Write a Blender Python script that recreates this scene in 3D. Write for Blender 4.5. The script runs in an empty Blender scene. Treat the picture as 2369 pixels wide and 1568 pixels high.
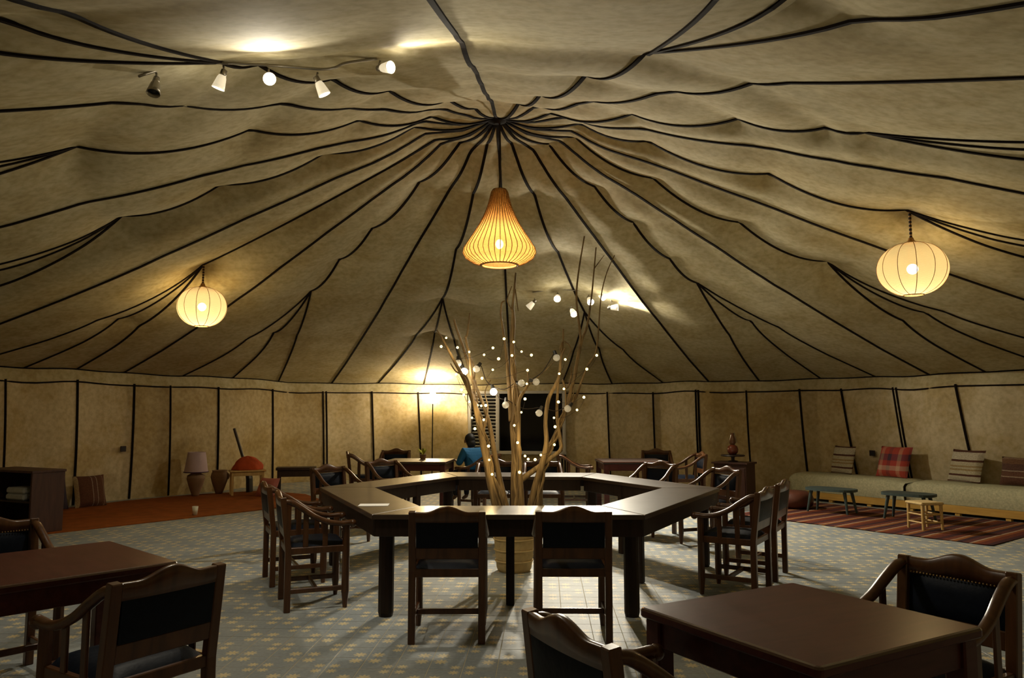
import bpy, math, random
from mathutils import Vector, Matrix
PI = math.pi
R_ = math.radians
SC = bpy.context.scene
COL = SC.collection

# ------------------------------------------------------------------ camera
FPX = 1770.0                       # focal length in pixels of the 2369 x 1568 frame
CAM_H = 1.48
PITCH = math.atan((955 - 784) / FPX)
cd = bpy.data.cameras.new('camera')
cd.sensor_fit = 'HORIZONTAL'
cd.sensor_width = 36.0
cd.lens = 36.0 * FPX / 2369.0
cd.clip_start = 0.05
cd.clip_end = 200
cam = bpy.data.objects.new('camera', cd)
COL.objects.link(cam)
cam.location = (0, 0, CAM_H)
cam.rotation_euler = (PI / 2 + PITCH, 0, 0)
SC.camera = cam

# ------------------------------------------------------------------ world, exposure
w = bpy.data.worlds.new('night')
SC.world = w
w.use_nodes = True
w.node_tree.nodes['Background'].inputs[0].default_value = (0.010, 0.012, 0.020, 1)
w.node_tree.nodes['Background'].inputs[1].default_value = 0.3
SC.view_settings.view_transform = 'Standard'
SC.view_settings.look = 'None'
SC.view_settings.gamma = 1
SC.view_settings.use_curve_mapping = False
SC.view_settings.exposure = 0.02
SC.cycles.use_denoising = True
SC.cycles.use_adaptive_sampling = True
SC.cycles.adaptive_threshold = 0.08
SC.cycles.adaptive_min_samples = 20
SC.cycles.max_bounces = 4
SC.cycles.diffuse_bounces = 3
SC.cycles.glossy_bounces = 2
SC.cycles.transparent_max_bounces = 8
SC.cycles.sample_clamp_indirect = 3.0

# lamp strengths (watts), used by the lamp builders below
E_TRACK_NEAR = 95.0
E_TRACK_FAR = 400.0
E_TORCH = 115.0
E_PEND = 21.0
E_GLOBE = 30.0

# ------------------------------------------------------------------ measuring helpers (metres, real places)
_fw = Vector((0, math.cos(PITCH), math.sin(PITCH)))
_up = Vector((0, -math.sin(PITCH), math.cos(PITCH)))
def ray(u, v):
    return Vector((1, 0, 0)) * ((u - 1184.5) / FPX) + _up * ((784 - v) / FPX) + _fw
def at(u, v, y):                   # point of the survey photograph at distance y
    d = ray(u, v)
    return Vector((0, 0, CAM_H)) + d * (y / d.y)
def onz(u, v, z=0.0):              # point at height z
    d = ray(u, v)
    return Vector((0, 0, CAM_H)) + d * ((z - CAM_H) / d.z)
def interp(x, xs, ys):
    if x <= xs[0]: return ys[0]
    for i in range(1, len(xs)):
        if x <= xs[i]:
            t = (x - xs[i - 1]) / (xs[i] - xs[i - 1])
            return ys[i - 1] + (ys[i] - ys[i - 1]) * t
    return ys[-1]

# ------------------------------------------------------------------ object helpers
class MB:
    def __init__(s):
        s.v = []; s.f = []
    def add(s, vs, fs):
        o = len(s.v)
        s.v += [tuple(p) for p in vs]
        s.f += [tuple(i + o for i in q) for q in fs]
        return s
    def box(s, c, d, M=None, ch=None):
        x, y, z = d[0] / 2, d[1] / 2, d[2] / 2
        if ch is None: ch = min(0.004, min(x, y, z) * 0.5)
        vs = []
        idx = {}
        for sx in (-1, 1):
            for sy in (-1, 1):
                for sz in (-1, 1):
                    for a in range(3):
                        p = [sx * x, sy * y, sz * z]
                        for b in range(3):
                            if b != a: p[b] -= (sx, sy, sz)[b] * ch
                        idx[(sx, sy, sz, a)] = len(vs)
                        vs.append(Vector(p))
        F = []
        for sg in (-1, 1):
            q = [(sg, -1, -1), (sg, 1, -1), (sg, 1, 1), (sg, -1, 1)]
            F.append([idx[k + (0,)] for k in q][::sg])
            q = [(-1, sg, -1), (1, sg, -1), (1, sg, 1), (-1, sg, 1)]
            F.append([idx[k + (1,)] for k in q][::-sg])
            q = [(-1, -1, sg), (1, -1, sg), (1, 1, sg), (-1, 1, sg)]
            F.append([idx[k + (2,)] for k in q][::sg])
        for s1 in (-1, 1):
            for s2 in (-1, 1):
                F.append([idx[(s1, s2, -1, 0)], idx[(s1, s2, 1, 0)], idx[(s1, s2, 1, 1)], idx[(s1, s2, -1, 1)]])
                F.append([idx[(s1, -1, s2, 0)], idx[(s1, 1, s2, 0)], idx[(s1, 1, s2, 2)], idx[(s1, -1, s2, 2)]])
                F.append([idx[(-1, s1, s2, 1)], idx[(1, s1, s2, 1)], idx[(1, s1, s2, 2)], idx[(-1, s1, s2, 2)]])
        for sx in (-1, 1):
            for sy in (-1, 1):
                for sz in (-1, 1):
                    F.append([idx[(sx, sy, sz, a)] for a in range(3)])
        c = Vector(c)
        if M is None: vs = [p + c for p in vs]
        else: vs = [M @ p + c for p in vs]
        return s.add(vs, F)
    def bar(s, p, q, wd, hd, ch=None, upv=(0, 0, 1)):
        p = Vector(p); q = Vector(q); d = (q - p); L = d.length; d.normalize()
        u = Vector(upv)
        if abs(d.dot(u)) > 0.95: u = Vector((0, 1, 0))
        x = d.cross(u).normalized(); z = x.cross(d)
        M = Matrix((x, d, z)).transposed()
        return s.box((p + q) / 2, (wd, L, hd), M, ch)
    def tube(s, pts, rad, n=8, cap=True, flat=1.0, smooth=0):
        pts = [Vector(p) for p in pts]
        if not isinstance(rad, (list, tuple)): rad = [rad] * len(pts)
        if smooth:
            P = []; Rr = []
            m = len(pts)
            for i in range(m - 1):
                p0 = pts[max(i - 1, 0)]; p1 = pts[i]; p2 = pts[i + 1]; p3 = pts[min(i + 2, m - 1)]
                for k in range(smooth):
                    t = k / smooth
                    P.append(0.5 * ((2 * p1) + (p2 - p0) * t + (2 * p0 - 5 * p1 + 4 * p2 - p3) * t * t + (3 * p1 - p0 - 3 * p2 + p3) * t ** 3))
                    Rr.append(rad[i] * (1 - t) + rad[i + 1] * t)
            P.append(pts[-1]); Rr.append(rad[-1]); pts, rad = P, Rr
        vs = []; F = []
        m = len(pts)
        pu = None
        for i in range(m):
            d = (pts[min(i + 1, m - 1)] - pts[max(i - 1, 0)])
            if d.length < 1e-9: d = Vector((0, 0, 1))
            d.normalize()
            if pu is None:
                u = Vector((0, 0, 1)) if abs(d.z) < 0.9 else Vector((1, 0, 0))
            else: u = pu
            x = d.cross(u)
            if x.length < 1e-6: x = d.cross(Vector((0.3, 1, 0.2)))
            x.normalize(); z = x.cross(d); pu = z
            for k in range(n):
                a = 2 * PI * k / n
                vs.append(pts[i] + x * (math.cos(a) * rad[i]) + z * (math.sin(a) * rad[i] * flat))
        for i in range(m - 1):
            for k in range(n):
                F.append((i * n + k, i * n + (k + 1) % n, (i + 1) * n + (k + 1) % n, (i + 1) * n + k))
        if cap:
            F.append(tuple(range(n))[::-1]); F.append(tuple((m - 1) * n + k for k in range(n)))
        return s.add(vs, F)
    def lathe(s, prof, n=24, c=(0, 0, 0), cap0=False, cap1=False):
        vs = []; F = []
        c = Vector(c)
        for r, z in prof:
            for k in range(n):
                a = 2 * PI * k / n
                vs.append(c + Vector((r * math.cos(a), r * math.sin(a), z)))
        for i in range(len(prof) - 1):
            for k in range(n):
                F.append((i * n + k, i * n + (k + 1) % n, (i + 1) * n + (k + 1) % n, (i + 1) * n + k))
        if cap0: F.append(tuple(range(n))[::-1])
        if cap1: F.append(tuple((len(prof) - 1) * n + k for k in range(n)))
        return s.add(vs, F)
    def ball(s, c, r, n=12, m=8, sz=1.0, sy=1.0):
        c = Vector(c)
        if not hasattr(r, '__len__'): r = (r, r * sy, r * sz)
        vs = [c + Vector((0, 0, -r[2]))]
        F = []
        for i in range(1, m):
            a = -PI / 2 + PI * i / m
            for k in range(n):
                b = 2 * PI * k / n
                vs.append(c + Vector((r[0] * math.cos(a) * math.cos(b), r[1] * math.cos(a) * math.sin(b), r[2] * math.sin(a))))
        vs.append(c + Vector((0, 0, r[2])))
        for k in range(n):
            F.append((0, 1 + (k + 1) % n, 1 + k))
            F.append((len(vs) - 1, 1 + (m - 2) * n + k, 1 + (m - 2) * n + (k + 1) % n))
        for i in range(m - 2):
            for k in range(n):
                F.append((1 + i * n + k, 1 + i * n + (k + 1) % n, 1 + (i + 1) * n + (k + 1) % n, 1 + (i + 1) * n + k))
        return s.add(vs, F)
    def prism(s, poly, z0, z1):
        n = len(poly)
        vs = [(p[0], p[1], z0) for p in poly] + [(p[0], p[1], z1) for p in poly]
        F = [tuple(range(n))[::-1], tuple(range(n, 2 * n))] + [(i, (i + 1) % n, n + (i + 1) % n, n + i) for i in range(n)]
        return s.add(vs, F)
    def grid(s, rows):
        m = len(rows); n = len(rows[0])
        vs = [p for r in rows for p in r]
        F = [(i * n + k, i * n + k + 1, (i + 1) * n + k + 1, (i + 1) * n + k) for i in range(m - 1) for k in range(n - 1)]
        return s.add(vs, F)
    def move(s, M):
        s.v = [tuple(M @ Vector(p)) for p in s.v]
        return s
    def mesh(s, name, mat, smooth=False):
        me = bpy.data.meshes.new(name)
        me.from_pydata(s.v, [], s.f)
        me.validate()
        if mat is not None: me.materials.append(mat)
        if smooth:
            me.polygons.foreach_set('use_smooth', [True] * len(me.polygons))
        me.update()
        return me
    def build(s, name, mat, parent=None, smooth=False, loc=None, rz=0):
        o = bpy.data.objects.new(name, s.mesh(name, mat, smooth))
        COL.objects.link(o)
        if parent is not None: o.parent = parent
        if loc is not None: o.location = loc
        if rz: o.rotation_euler = (0, 0, rz)
        return o

def tag(o, label=None, cat=None, group=None, kind=None):
    if label: o['label'] = label
    if cat: o['category'] = cat
    if group: o['group'] = group
    if kind: o['kind'] = kind
    return o
def thing(name, label, cat, loc=(0, 0, 0), rz=0, group=None):
    o = bpy.data.objects.new(name, None)
    o.empty_display_size = 0.1
    COL.objects.link(o)
    o.location = loc
    o.rotation_euler = (0, 0, rz)
    return tag(o, label, cat, group)
def dup(root, loc, rz, label=None, group=None):
    r = root.copy(); COL.objects.link(r)
    r.location = loc; r.rotation_euler = (0, 0, rz)
    if label: r['label'] = label
    if group: r['group'] = group
    for chd in list(root.children):
        c = chd.copy(); COL.objects.link(c); c.parent = r
        for g in chd.children:
            d = g.copy(); COL.objects.link(d); d.parent = c
    return r

# ------------------------------------------------------------------ materials
def newmat(name):
    m = bpy.data.materials.new(name); m.use_nodes = True
    return m, m.node_tree.nodes, m.node_tree.links, m.node_tree.nodes['Principled BSDF']
def plain(name, col, rough=0.6, spec=0.4, metal=0.0, var=0.0, scale=8.0, bump=0.0, coat=0.0):
    m, N, L, B = newmat(name)
    B.inputs['Base Color'].default_value = (*col, 1)
    B.inputs['Roughness'].default_value = rough
    B.inputs['Metallic'].default_value = metal
    B.inputs['Specular IOR Level'].default_value = spec
    if coat:
        B.inputs['Coat Weight'].default_value = coat
        B.inputs['Coat Roughness'].default_value = 0.12
    if var or bump:
        tc = N.new('ShaderNodeTexCoord'); nz = N.new('ShaderNodeTexNoise')
        nz.inputs['Scale'].default_value = scale; nz.inputs['Detail'].default_value = 5
        L.new(tc.outputs['Object'], nz.inputs['Vector'])
        if var:
            mx = N.new('ShaderNodeMix'); mx.data_type = 'RGBA'
            mx.inputs['A'].default_value = (*[c * (1 - var) for c in col], 1)
            mx.inputs['B'].default_value = (*[min(1, c * (1 + var)) for c in col], 1)
            L.new(nz.outputs['Fac'], mx.inputs['Factor'])
            L.new(mx.outputs['Result'], B.inputs['Base Color'])
        if bump:
            bp = N.new('ShaderNodeBump'); bp.inputs['Strength'].default_value = bump
            bp.inputs['Distance'].default_value = 0.01
            L.new(nz.outputs['Fac'], bp.inputs['Height']); L.new(bp.outputs['Normal'], B.inputs['Normal'])
    return m
def ramp(N, stops):
    r = N.new('ShaderNodeValToRGB')
    els = r.color_ramp.elements
    while len(els) < len(stops): els.new(0.5)
    for e, (p, c) in zip(els, stops):
        e.position = p; e.color = (*c, 1)
    return r
def wood(name, c1, c2, rough=0.35, scale=6.0, stretch=(1, 1, 8), coat=0.0, spec=0.4):
    m, N, L, B = newmat(name)
    tc = N.new('ShaderNodeTexCoord'); mp = N.new('ShaderNodeMapping')
    mp.inputs['Scale'].default_value = [scale * 4 / max(k, .01) for k in stretch]
    nz = N.new('ShaderNodeTexNoise'); nz.inputs['Scale'].default_value = 1.0; nz.inputs['Detail'].default_value = 6
    nz.inputs['Distortion'].default_value = 0.6
    L.new(tc.outputs['Object'], mp.inputs['Vector']); L.new(mp.outputs['Vector'], nz.inputs['Vector'])
    r = ramp(N, [(0.3, c1), (0.7, c2)])
    L.new(nz.outputs['Fac'], r.inputs['Fac']); L.new(r.outputs['Color'], B.inputs['Base Color'])
    B.inputs['Roughness'].default_value = rough
    B.inputs['Specular IOR Level'].default_value = spec
    if coat:
        B.inputs['Coat Weight'].default_value = coat; B.inputs['Coat Roughness'].default_value = 0.15
    nz2 = N.new('ShaderNodeTexNoise'); nz2.inputs['Scale'].default_value = 3.0; nz2.inputs['Detail'].default_value = 4
    L.new(tc.outputs['Object'], nz2.inputs['Vector'])
    mr = N.new('ShaderNodeMapRange'); mr.inputs['To Min'].default_value = rough * 0.9; mr.inputs['To Max'].default_value = rough * 1.12
    L.new(nz2.outputs['Fac'], mr.inputs['Value']); L.new(mr.outputs['Result'], B.inputs['Roughness'])
    return m
def emit(name, col, strength):
    m, N, L, B = newmat(name)
    B.inputs['Base Color'].default_value = (*col, 1)
    B.inputs['Emission Color'].default_value = (*col, 1)
    B.inputs['Emission Strength'].default_value = strength
    return m
def canvas(name, a, b, stain):
    m, N, L, B = newmat(name)
    g = N.new('ShaderNodeNewGeometry')
    n1 = N.new('ShaderNodeTexNoise'); n1.inputs['Scale'].default_value = 1.1; n1.inputs['Detail'].default_value = 6; n1.inputs['Roughness'].default_value = 0.72
    n2 = N.new('ShaderNodeTexNoise'); n2.inputs['Scale'].default_value = 14; n2.inputs['Detail'].default_value = 3
    for n in (n1, n2): L.new(g.outputs['Position'], n.inputs['Vector'])
    r1 = ramp(N, [(0.40, stain), (0.54, a), (0.68, b)])
    L.new(n1.outputs['Fac'], r1.inputs['Fac'])
    mx = N.new('ShaderNodeMix'); mx.data_type = 'RGBA'; mx.blend_type = 'MULTIPLY'; mx.inputs['Factor'].default_value = 0.48
    r2 = ramp(N, [(0.32, (0.56, 0.51, 0.38)), (0.62, (1, 1, 1))])
    L.new(n2.outputs['Fac'], r2.inputs['Fac'])
    L.new(r1.outputs['Color'], mx.inputs['A']); L.new(r2.outputs['Color'], mx.inputs['B'])
    L.new(mx.outputs['Result'], B.inputs['Base Color'])
    B.inputs['Roughness'].default_value = 0.85
    B.inputs['Specular IOR Level'].default_value = 0.25
    return m

M_ROOF = canvas('roof_canvas', (0.55, 0.485, 0.30), (0.61, 0.55, 0.37), (0.47, 0.39, 0.21))
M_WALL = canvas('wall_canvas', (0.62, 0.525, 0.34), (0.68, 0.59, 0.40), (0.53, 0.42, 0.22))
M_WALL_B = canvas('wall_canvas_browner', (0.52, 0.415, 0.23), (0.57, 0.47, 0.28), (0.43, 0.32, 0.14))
M_SEAM = plain('seam_webbing', (0.012, 0.008, 0.006), 0.9, 0.1)
M_CHAIR = wood('chair_wood', (0.050, 0.018, 0.005), (0.098, 0.038, 0.012), 0.32, coat=0.15, spec=0.35)
M_HEX = wood('table_wood', (0.040, 0.024, 0.015), (0.056, 0.034, 0.021), 0.33, stretch=(3, 3, 3), coat=0.35)
M_HEXD = wood('table_frame_wood', (0.016, 0.009, 0.006), (0.028, 0.016, 0.011), 0.45, spec=0.2)
M_MAHO = wood('mahogany_top', (0.046, 0.012, 0.010), (0.075, 0.022, 0.017), 0.30, stretch=(6, 1, 1), coat=0.05, spec=0.18)
M_EDGE = plain('varnished_edge', (0.05, 0.016, 0.012), 0.16, 0.7, coat=1.0)
M_DARK = wood('dark_wood', (0.020, 0.010, 0.007), (0.035, 0.018, 0.012), 0.45)
M_RED = wood('reddish_wood', (0.045, 0.016, 0.010), (0.07, 0.027, 0.016), 0.5)
M_LEATHER = plain('black_leather', (0.007, 0.010, 0.018), 0.46, 0.09, var=0.3, scale=30, bump=0.15)
M_BRASS = plain('brass_nail', (0.45, 0.30, 0.12), 0.35, metal=1.0)
M_PINE = wood('pine_wood', (0.42, 0.27, 0.09), (0.55, 0.37, 0.14), 0.6)
M_YELLOW = wood('yellow_wood', (0.48, 0.27, 0.05), (0.60, 0.36, 0.08), 0.55, stretch=(8, 1, 1))
M_TEAL = wood('blue_green_wood', (0.030, 0.050, 0.050), (0.05, 0.075, 0.07), 0.5)
M_WHITE = plain('white_paint', (0.55, 0.53, 0.48), 0.5)
M_PAPER = plain('paper', (0.80, 0.80, 0.78), 0.7)
M_BLACK = plain('black_plastic', (0.012, 0.011, 0.010), 0.4)
M_METAL = plain('brushed_metal', (0.30, 0.27, 0.22), 0.35, metal=0.8)
M_BARK = wood('bare_branch', (0.085, 0.052, 0.020), (0.30, 0.20, 0.085), 0.75, scale=9, stretch=(1, 1, 14))
M_POT = plain('straw_pot', (0.52, 0.38, 0.17), 0.8, var=0.25, scale=25, bump=0.4)
M_CLAY = plain('clay', (0.22, 0.13, 0.07), 0.75, var=0.25, scale=8)
M_GLASSY = plain('night_glass', (0.004, 0.004, 0.005), 0.10, 0.4)
M_CUPW = plain('frosted_cup', (0.85, 0.78, 0.62), 0.4)
M_CUPW.node_tree.nodes['Principled BSDF'].inputs['Emission Color'].default_value = (1.0, 0.86, 0.6, 1)
M_CUPW.node_tree.nodes['Principled BSDF'].inputs['Emission Strength'].default_value = 0.55

# ------------------------------------------------------------------ floor tiles
TILE = 0.20
TYAW = R_(-2.46)
TORG = onz(1001.3, 1523.3)
TX = Vector((math.cos(TYAW), math.sin(TYAW), 0)); TY = Vector((-math.sin(TYAW), math.cos(TYAW), 0))
def tile_material():
    m, N, L, B = newmat('star_tile')
    def mth(op, a, b=None):
        n = N.new('ShaderNodeMath'); n.operation = op
        for k, x in enumerate((a, b)):
            if x is None: continue
            if isinstance(x, (int, float)): n.inputs[k].default_value = x
            else: L.new(x, n.inputs[k])
        return n.outputs[0]
    g = N.new('ShaderNodeNewGeometry')
    vm = N.new('ShaderNodeVectorMath'); vm.operation = 'SUBTRACT'; vm.inputs[1].default_value = TORG
    L.new(g.outputs['Position'], vm.inputs[0])
    def dotn(ax):
        d = N.new('ShaderNodeVectorMath'); d.operation = 'DOT_PRODUCT'; d.inputs[1].default_value = ax / TILE
        L.new(vm.outputs[0], d.inputs[0]); return d.outputs['Value']
    u = dotn(TX); v = dotn(TY)
    i = mth('ROUND', u); j = mth('ROUND', v)
    par = mth('FLOORED_MODULO', mth('ADD', i, j), 2.0)
    jp = mth('FLOORED_MODULO', j, 2.0)
    off = mth('SUBTRACT', 0.285, mth('MULTIPLY', jp, 0.06))
    rs = mth('SUBTRACT', 0.215, mth('MULTIPLY', jp, 0.045))
    dx = mth('SUBTRACT', mth('ABSOLUTE', mth('SUBTRACT', u, i)), off)
    dy = mth('SUBTRACT', mth('ABSOLUTE', mth('SUBTRACT', v, j)), off)
    r = mth('SQRT', mth('ADD', mth('MULTIPLY', dx, dx), mth('MULTIPLY', dy, dy)))
    th = mth('ARCTAN2', dy, dx)
    sp = mth('POWER', mth('ABSOLUTE', mth('COSINE', mth('MULTIPLY', th, 4.0))), 1.4)
    rr = mth('MULTIPLY', rs, mth('ADD', 0.45, mth('MULTIPLY', sp, 0.55)))
    star = mth('MULTIPLY', mth('LESS_THAN', r, rr), mth('LESS_THAN', par, 0.5))
    n1 = N.new('ShaderNodeTexNoise'); n1.inputs['Scale'].default_value = 2.2; n1.inputs['Detail'].default_value = 6
    n2 = N.new('ShaderNodeTexNoise'); n2.inputs['Scale'].default_value = 40; n2.inputs['Detail'].default_value = 4
    L.new(g.outputs['Position'], n1.inputs['Vector']); L.new(g.outputs['Position'], n2.inputs['Vector'])
    rb = ramp(N, [(0.3, (0.215, 0.250, 0.275)), (0.7, (0.315, 0.335, 0.330))])
    L.new(n1.outputs['Fac'], rb.inputs['Fac'])
    rs2 = ramp(N, [(0.3, (0.54, 0.44, 0.25)), (0.7, (0.66, 0.57, 0.36))])
    L.new(n1.outputs['Fac'], rs2.inputs['Fac'])
    mx = N.new('ShaderNodeMix'); mx.data_type = 'RGBA'
    L.new(star, mx.inputs['Factor']); L.new(rb.outputs['Color'], mx.inputs['A']); L.new(rs2.outputs['Color'], mx.inputs['B'])
    m2 = N.new('ShaderNodeMix'); m2.data_type = 'RGBA'; m2.blend_type = 'MULTIPLY'; m2.inputs['Factor'].default_value = 0.5
    r3 = ramp(N, [(0.3, (0.65, 0.65, 0.62)), (0.6, (1, 1, 1))]); L.new(n2.outputs['Fac'], r3.inputs['Fac'])
    L.new(mx.outputs['Result'], m2.inputs['A']); L.new(r3.outputs['Color'], m2.inputs['B'])
    L.new(m2.outputs['Result'], B.inputs['Base Color'])
    B.inputs['Roughness'].default_value = 0.55
    B.inputs['Specular IOR Level'].default_value = 0.25
    return m
M_TILE = tile_material()
M_GROUT = plain('grout', (0.42, 0.37, 0.26), 0.9, var=0.2, scale=6)

# ------------------------------------------------------------------ the tent
APEX = Vector((-0.17, 8.4, 4.83))
RAZ = [-180, -150, -120, -90, -62, -53, -45, -39, -30, -24, -17, 0, 16, 23, 31, 39, 45, 52, 60.6, 67, 76, 90, 120, 150, 180]
RVAL = [10.0, 9.7, 8.9, 8.2, 8.0, 8.2, 8.2, 8.5, 9.35, 9.45, 9.4, 8.9, 8.45, 8.45, 7.9, 7.85, 8.2, 8.12, 7.9, 8.1, 8.75, 9.25, 9.5, 9.8, 10.0]
def norm(a):
    while a > 180: a -= 360
    while a < -180: a += 360
    return a
def Reave(a): return interp(norm(a), RAZ, RVAL)
def Zeave(a): return interp(norm(a), [-180, -70, -45, -22, 15, 37, 70, 180], [2.15, 2.18, 2.17, 2.14, 2.12, 2.10, 2.10, 2.15]) + 0.012 * math.sin(R_(a) * 17) + 0.008 * math.sin(R_(a) * 41 + 1)
def pol(a, r, z): return Vector((APEX.x + r * math.sin(R_(a)), APEX.y + r * math.cos(R_(a)), z))
# twenty-four main seams: straight ones and, between them, ones hung from points that split in three
STR = [-139, -105, -78, -53.4, -24, 1, 31, 60.5, 83.5, 113.5, 146, 182.6]
CUS = [(-121, 4.1), (-90, 4.2), (-63.4, 4.6), (-39, 4.87), (-12.4, 4.8), (16.2, 5.2), (44.9, 4.17), (69, 4.69), (95, 4.4), (124, 3.8), (162, 3.6), (207, 3.9)]
# sequence in increasing azimuth starting at -139
SEQ = []
for k in range(12):
    SEQ.append((STR[k], 's', None)); SEQ.append((CUS[k][0], 'c', CUS[k][1]))
SEQ.append((STR[0] + 360, 's', None))
def sector(a):
    while a < STR[0]: a += 360
    while a >= STR[0] + 360: a -= 360
    for k in range(24):
        if SEQ[k][0] <= a <= SEQ[k + 1][0]:
            return k, a, (a - SEQ[k][0]) / (SEQ[k + 1][0] - SEQ[k][0])
    return 23, a, 1.0
BT = [0, 0.07, 0.2, 0.25, 0.41, 0.56, 0.7, 0.85, 1.0]
BZ = [4.83, 4.68, 4.34, 4.20, 3.71, 3.24, 2.86, 2.46, 2.10]
# radius and height of the points each hung seam is drawn up to
HANG = [[(0.81, 4.66), (1.63, 4.48), (2.69, 4.18), (4.1, 3.77)], [(0.95, 4.73), (1.95, 4.45), (3.11, 4.10), (4.2, 3.75)], [(0.8, 4.70), (4.6, 3.60)],
        [(0.72, 4.75), (1.64, 4.49), (2.89, 4.13), (3.89, 3.86), (4.87, 3.49)], [(0.6, 4.74), (1.61, 4.40), (3.2, 4.00), (4.8, 3.48)], [(0.6, 4.74), (1.7, 4.42), (3.1, 3.92), (5.2, 3.30)],
        [(0.88, 4.75), (1.75, 4.42), (2.58, 4.09), (3.46, 3.70), (4.17, 3.44)], [(0.98, 4.75), (2.03, 4.38), (3.29, 3.95), (4.69, 3.57)], [(0.95, 4.74), (1.69, 4.52), (2.99, 4.11), (4.4, 3.68)],
        [(0.7, 4.72), (1.66, 4.51), (2.73, 4.23), (3.5, 3.98), (3.8, 3.87)], [(0.77, 4.68), (1.42, 4.52), (2.5, 4.25), (3.5, 3.97), (3.6, 3.93)], [(0.5, 4.76), (1.04, 4.66), (2.04, 4.36), (2.79, 4.17), (3.58, 3.97), (3.9, 3.84)]]
def base_z(t, r):
    z = interp(t, BT, BZ)
    if r < 1.5:                     # small ring pulled up around the crown
        z2 = interp(r, [0, 0.4, 0.85, 1.05, 1.25, 1.5], [4.83, 4.705, 4.70, 4.585, 4.50, 4.42])
        z = z2 if r < 1.1 else z2 + (z - z2) * (r - 1.1) / 0.4
    return z
def hung_z(n, r, t):
    P = HANG[n]; b0 = base_z(t, r)
    if r >= P[-1][0]:
        rs = P[-1][0]
        bs = P[-1][1] - base_z(t * rs / r, rs)
        return b0 + bs * math.exp(-(r - rs) / 0.75)
    r0, z0 = 0.0, 4.83
    for r1, z1 in P:
        if r <= r1:
            f = (r - r0) / (r1 - r0)
            sag = 0.115 * (r1 - r0) if r1 - r0 < 2 else 0.05
            return z0 + (z1 - z0) * f - sag * 4 * f * (1 - f)
        r0, z0 = r1, z1
def split_r(a):
    k, a, t = sector(a)
    if SEQ[k][1] == 'c':
        r0 = SEQ[k][2]; r1 = SEQ[k + 2][2] if k + 2 < 24 else CUS[0][1]
        return r0 + (r1 - r0) * t * 0.5
    r1 = SEQ[k + 1][2]; r0 = SEQ[k - 1][2] if k > 0 else CUS[11][1]
    return r1 + (r0 - r1) * (1 - t) * 0.5
def zroof(a, r):
    RR = Reave(a); t = r / RR
    k, a2, fr = sector(a)
    n = (k // 2) if SEQ[k][1] == 'c' else (k + 1) // 2          # hung seam bounding this panel
    d = fr if SEQ[k][1] == 'c' else 1 - fr                      # 0 on it, 1 on the straight seam
    n = (n if SEQ[k][1] == 'c' else k // 2) % 12
    m = (n + 1) % 12 if SEQ[k][1] == 'c' else (n - 1) % 12      # the next hung seam beyond the straight one
    b0 = base_z(t, r)
    near = max(0.0, min(1.0, (abs(norm(a)) - 95) / 45))         # the fabric hangs in deeper folds over the entrance side
    ws = 0.12 + 0.55 * near
    wn = (ws / 2 + (1 - ws / 2) * max(0, 1 - d) ** (1.45 - 0.35 * near)) * 0.82
    wm = ws / 2 * d
    z = b0 + wn * (hung_z(n, r, t) - b0) + wm * (hung_z(m, r, t) - b0)
    if r > split_r(a):
        q = (r - split_r(a)) - 1.55
        z += 0.13 * math.exp(-abs(q) / 0.30) * (1 - d) ** 3 * min(1, max(0, (RR - r) / 1.0))
    z += (Zeave(a) - 2.10) * max(0, (t - 0.5) / 0.5) ** 1.5
    z -= 0.040 * math.sin(PI * fr) ** 2 * math.sin(PI * min(1, t))
    return z

floor = MB().lathe([(0.001, -0.0012), (5, -0.0012), (11.5, -0.0012)], 72, (APEX.x, APEX.y, 0)).build('floor', M_GROUT)
tag(floor, kind='structure')
cells = []
for i in range(-60, 61):
    for j in range(-45, 100):
        c = TORG + TX * ((i + 0.5) * TILE) + TY * ((j + 0.5) * TILE)
        dx = c.x - APEX.x; dy = c.y - APEX.y
        if math.hypot(dx, dy) > Reave(math.degrees(math.atan2(dx, dy))) + 0.1: continue
        if c.y < -1.2: continue
        vis = c.y > 3.0 and abs(c.x / c.y) < 0.68
        if vis and c.y < 3.4 and abs(c.x - 0.6) > 1.9: vis = False
        cells.append((c.y if vis else 99, c))
cells.sort(key=lambda q: q[0])
TW = TILE - 0.005
def tile_mb(): return MB().box((0, 0, -0.004), (TW, TW, 0.008), None, 0.0012)
tme = tile_mb().mesh('tile', M_TILE)
TQ = Matrix.Rotation(TYAW, 3, 'Z')
for n, (q, c) in enumerate(cells[:300]):
    o = bpy.data.objects.new('tile', tme); COL.objects.link(o); o.parent = floor
    o.location = (c.x, c.y, 0); o.rotation_euler = (0, 0, TYAW)
fv = []; ff = []
for q, c in cells[300:]:
    b = len(fv)
    for sx, sy in ((-1, -1), (1, -1), (1, 1), (-1, 1)):
        p = TX * (sx * TW / 2) + TY * (sy * TW / 2)
        fv.append((c.x + p.x, c.y + p.y, 0.0))
    for sx, sy in ((-1, -1), (1, -1), (1, 1), (-1, 1)):
        p = TX * (sx * TW / 2) + TY * (sy * TW / 2)
        fv.append((c.x + p.x, c.y + p.y, -0.006))
    ff.append((b, b + 1, b + 2, b + 3))
    for k in range(4): ff.append((b + k, b + 4 + k, b + 4 + (k + 1) % 4, b + (k + 1) % 4))
mb = MB(); mb.v = fv; mb.f = ff
tag(mb.build('tile_field', M_TILE, floor), kind='stuff')

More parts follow.
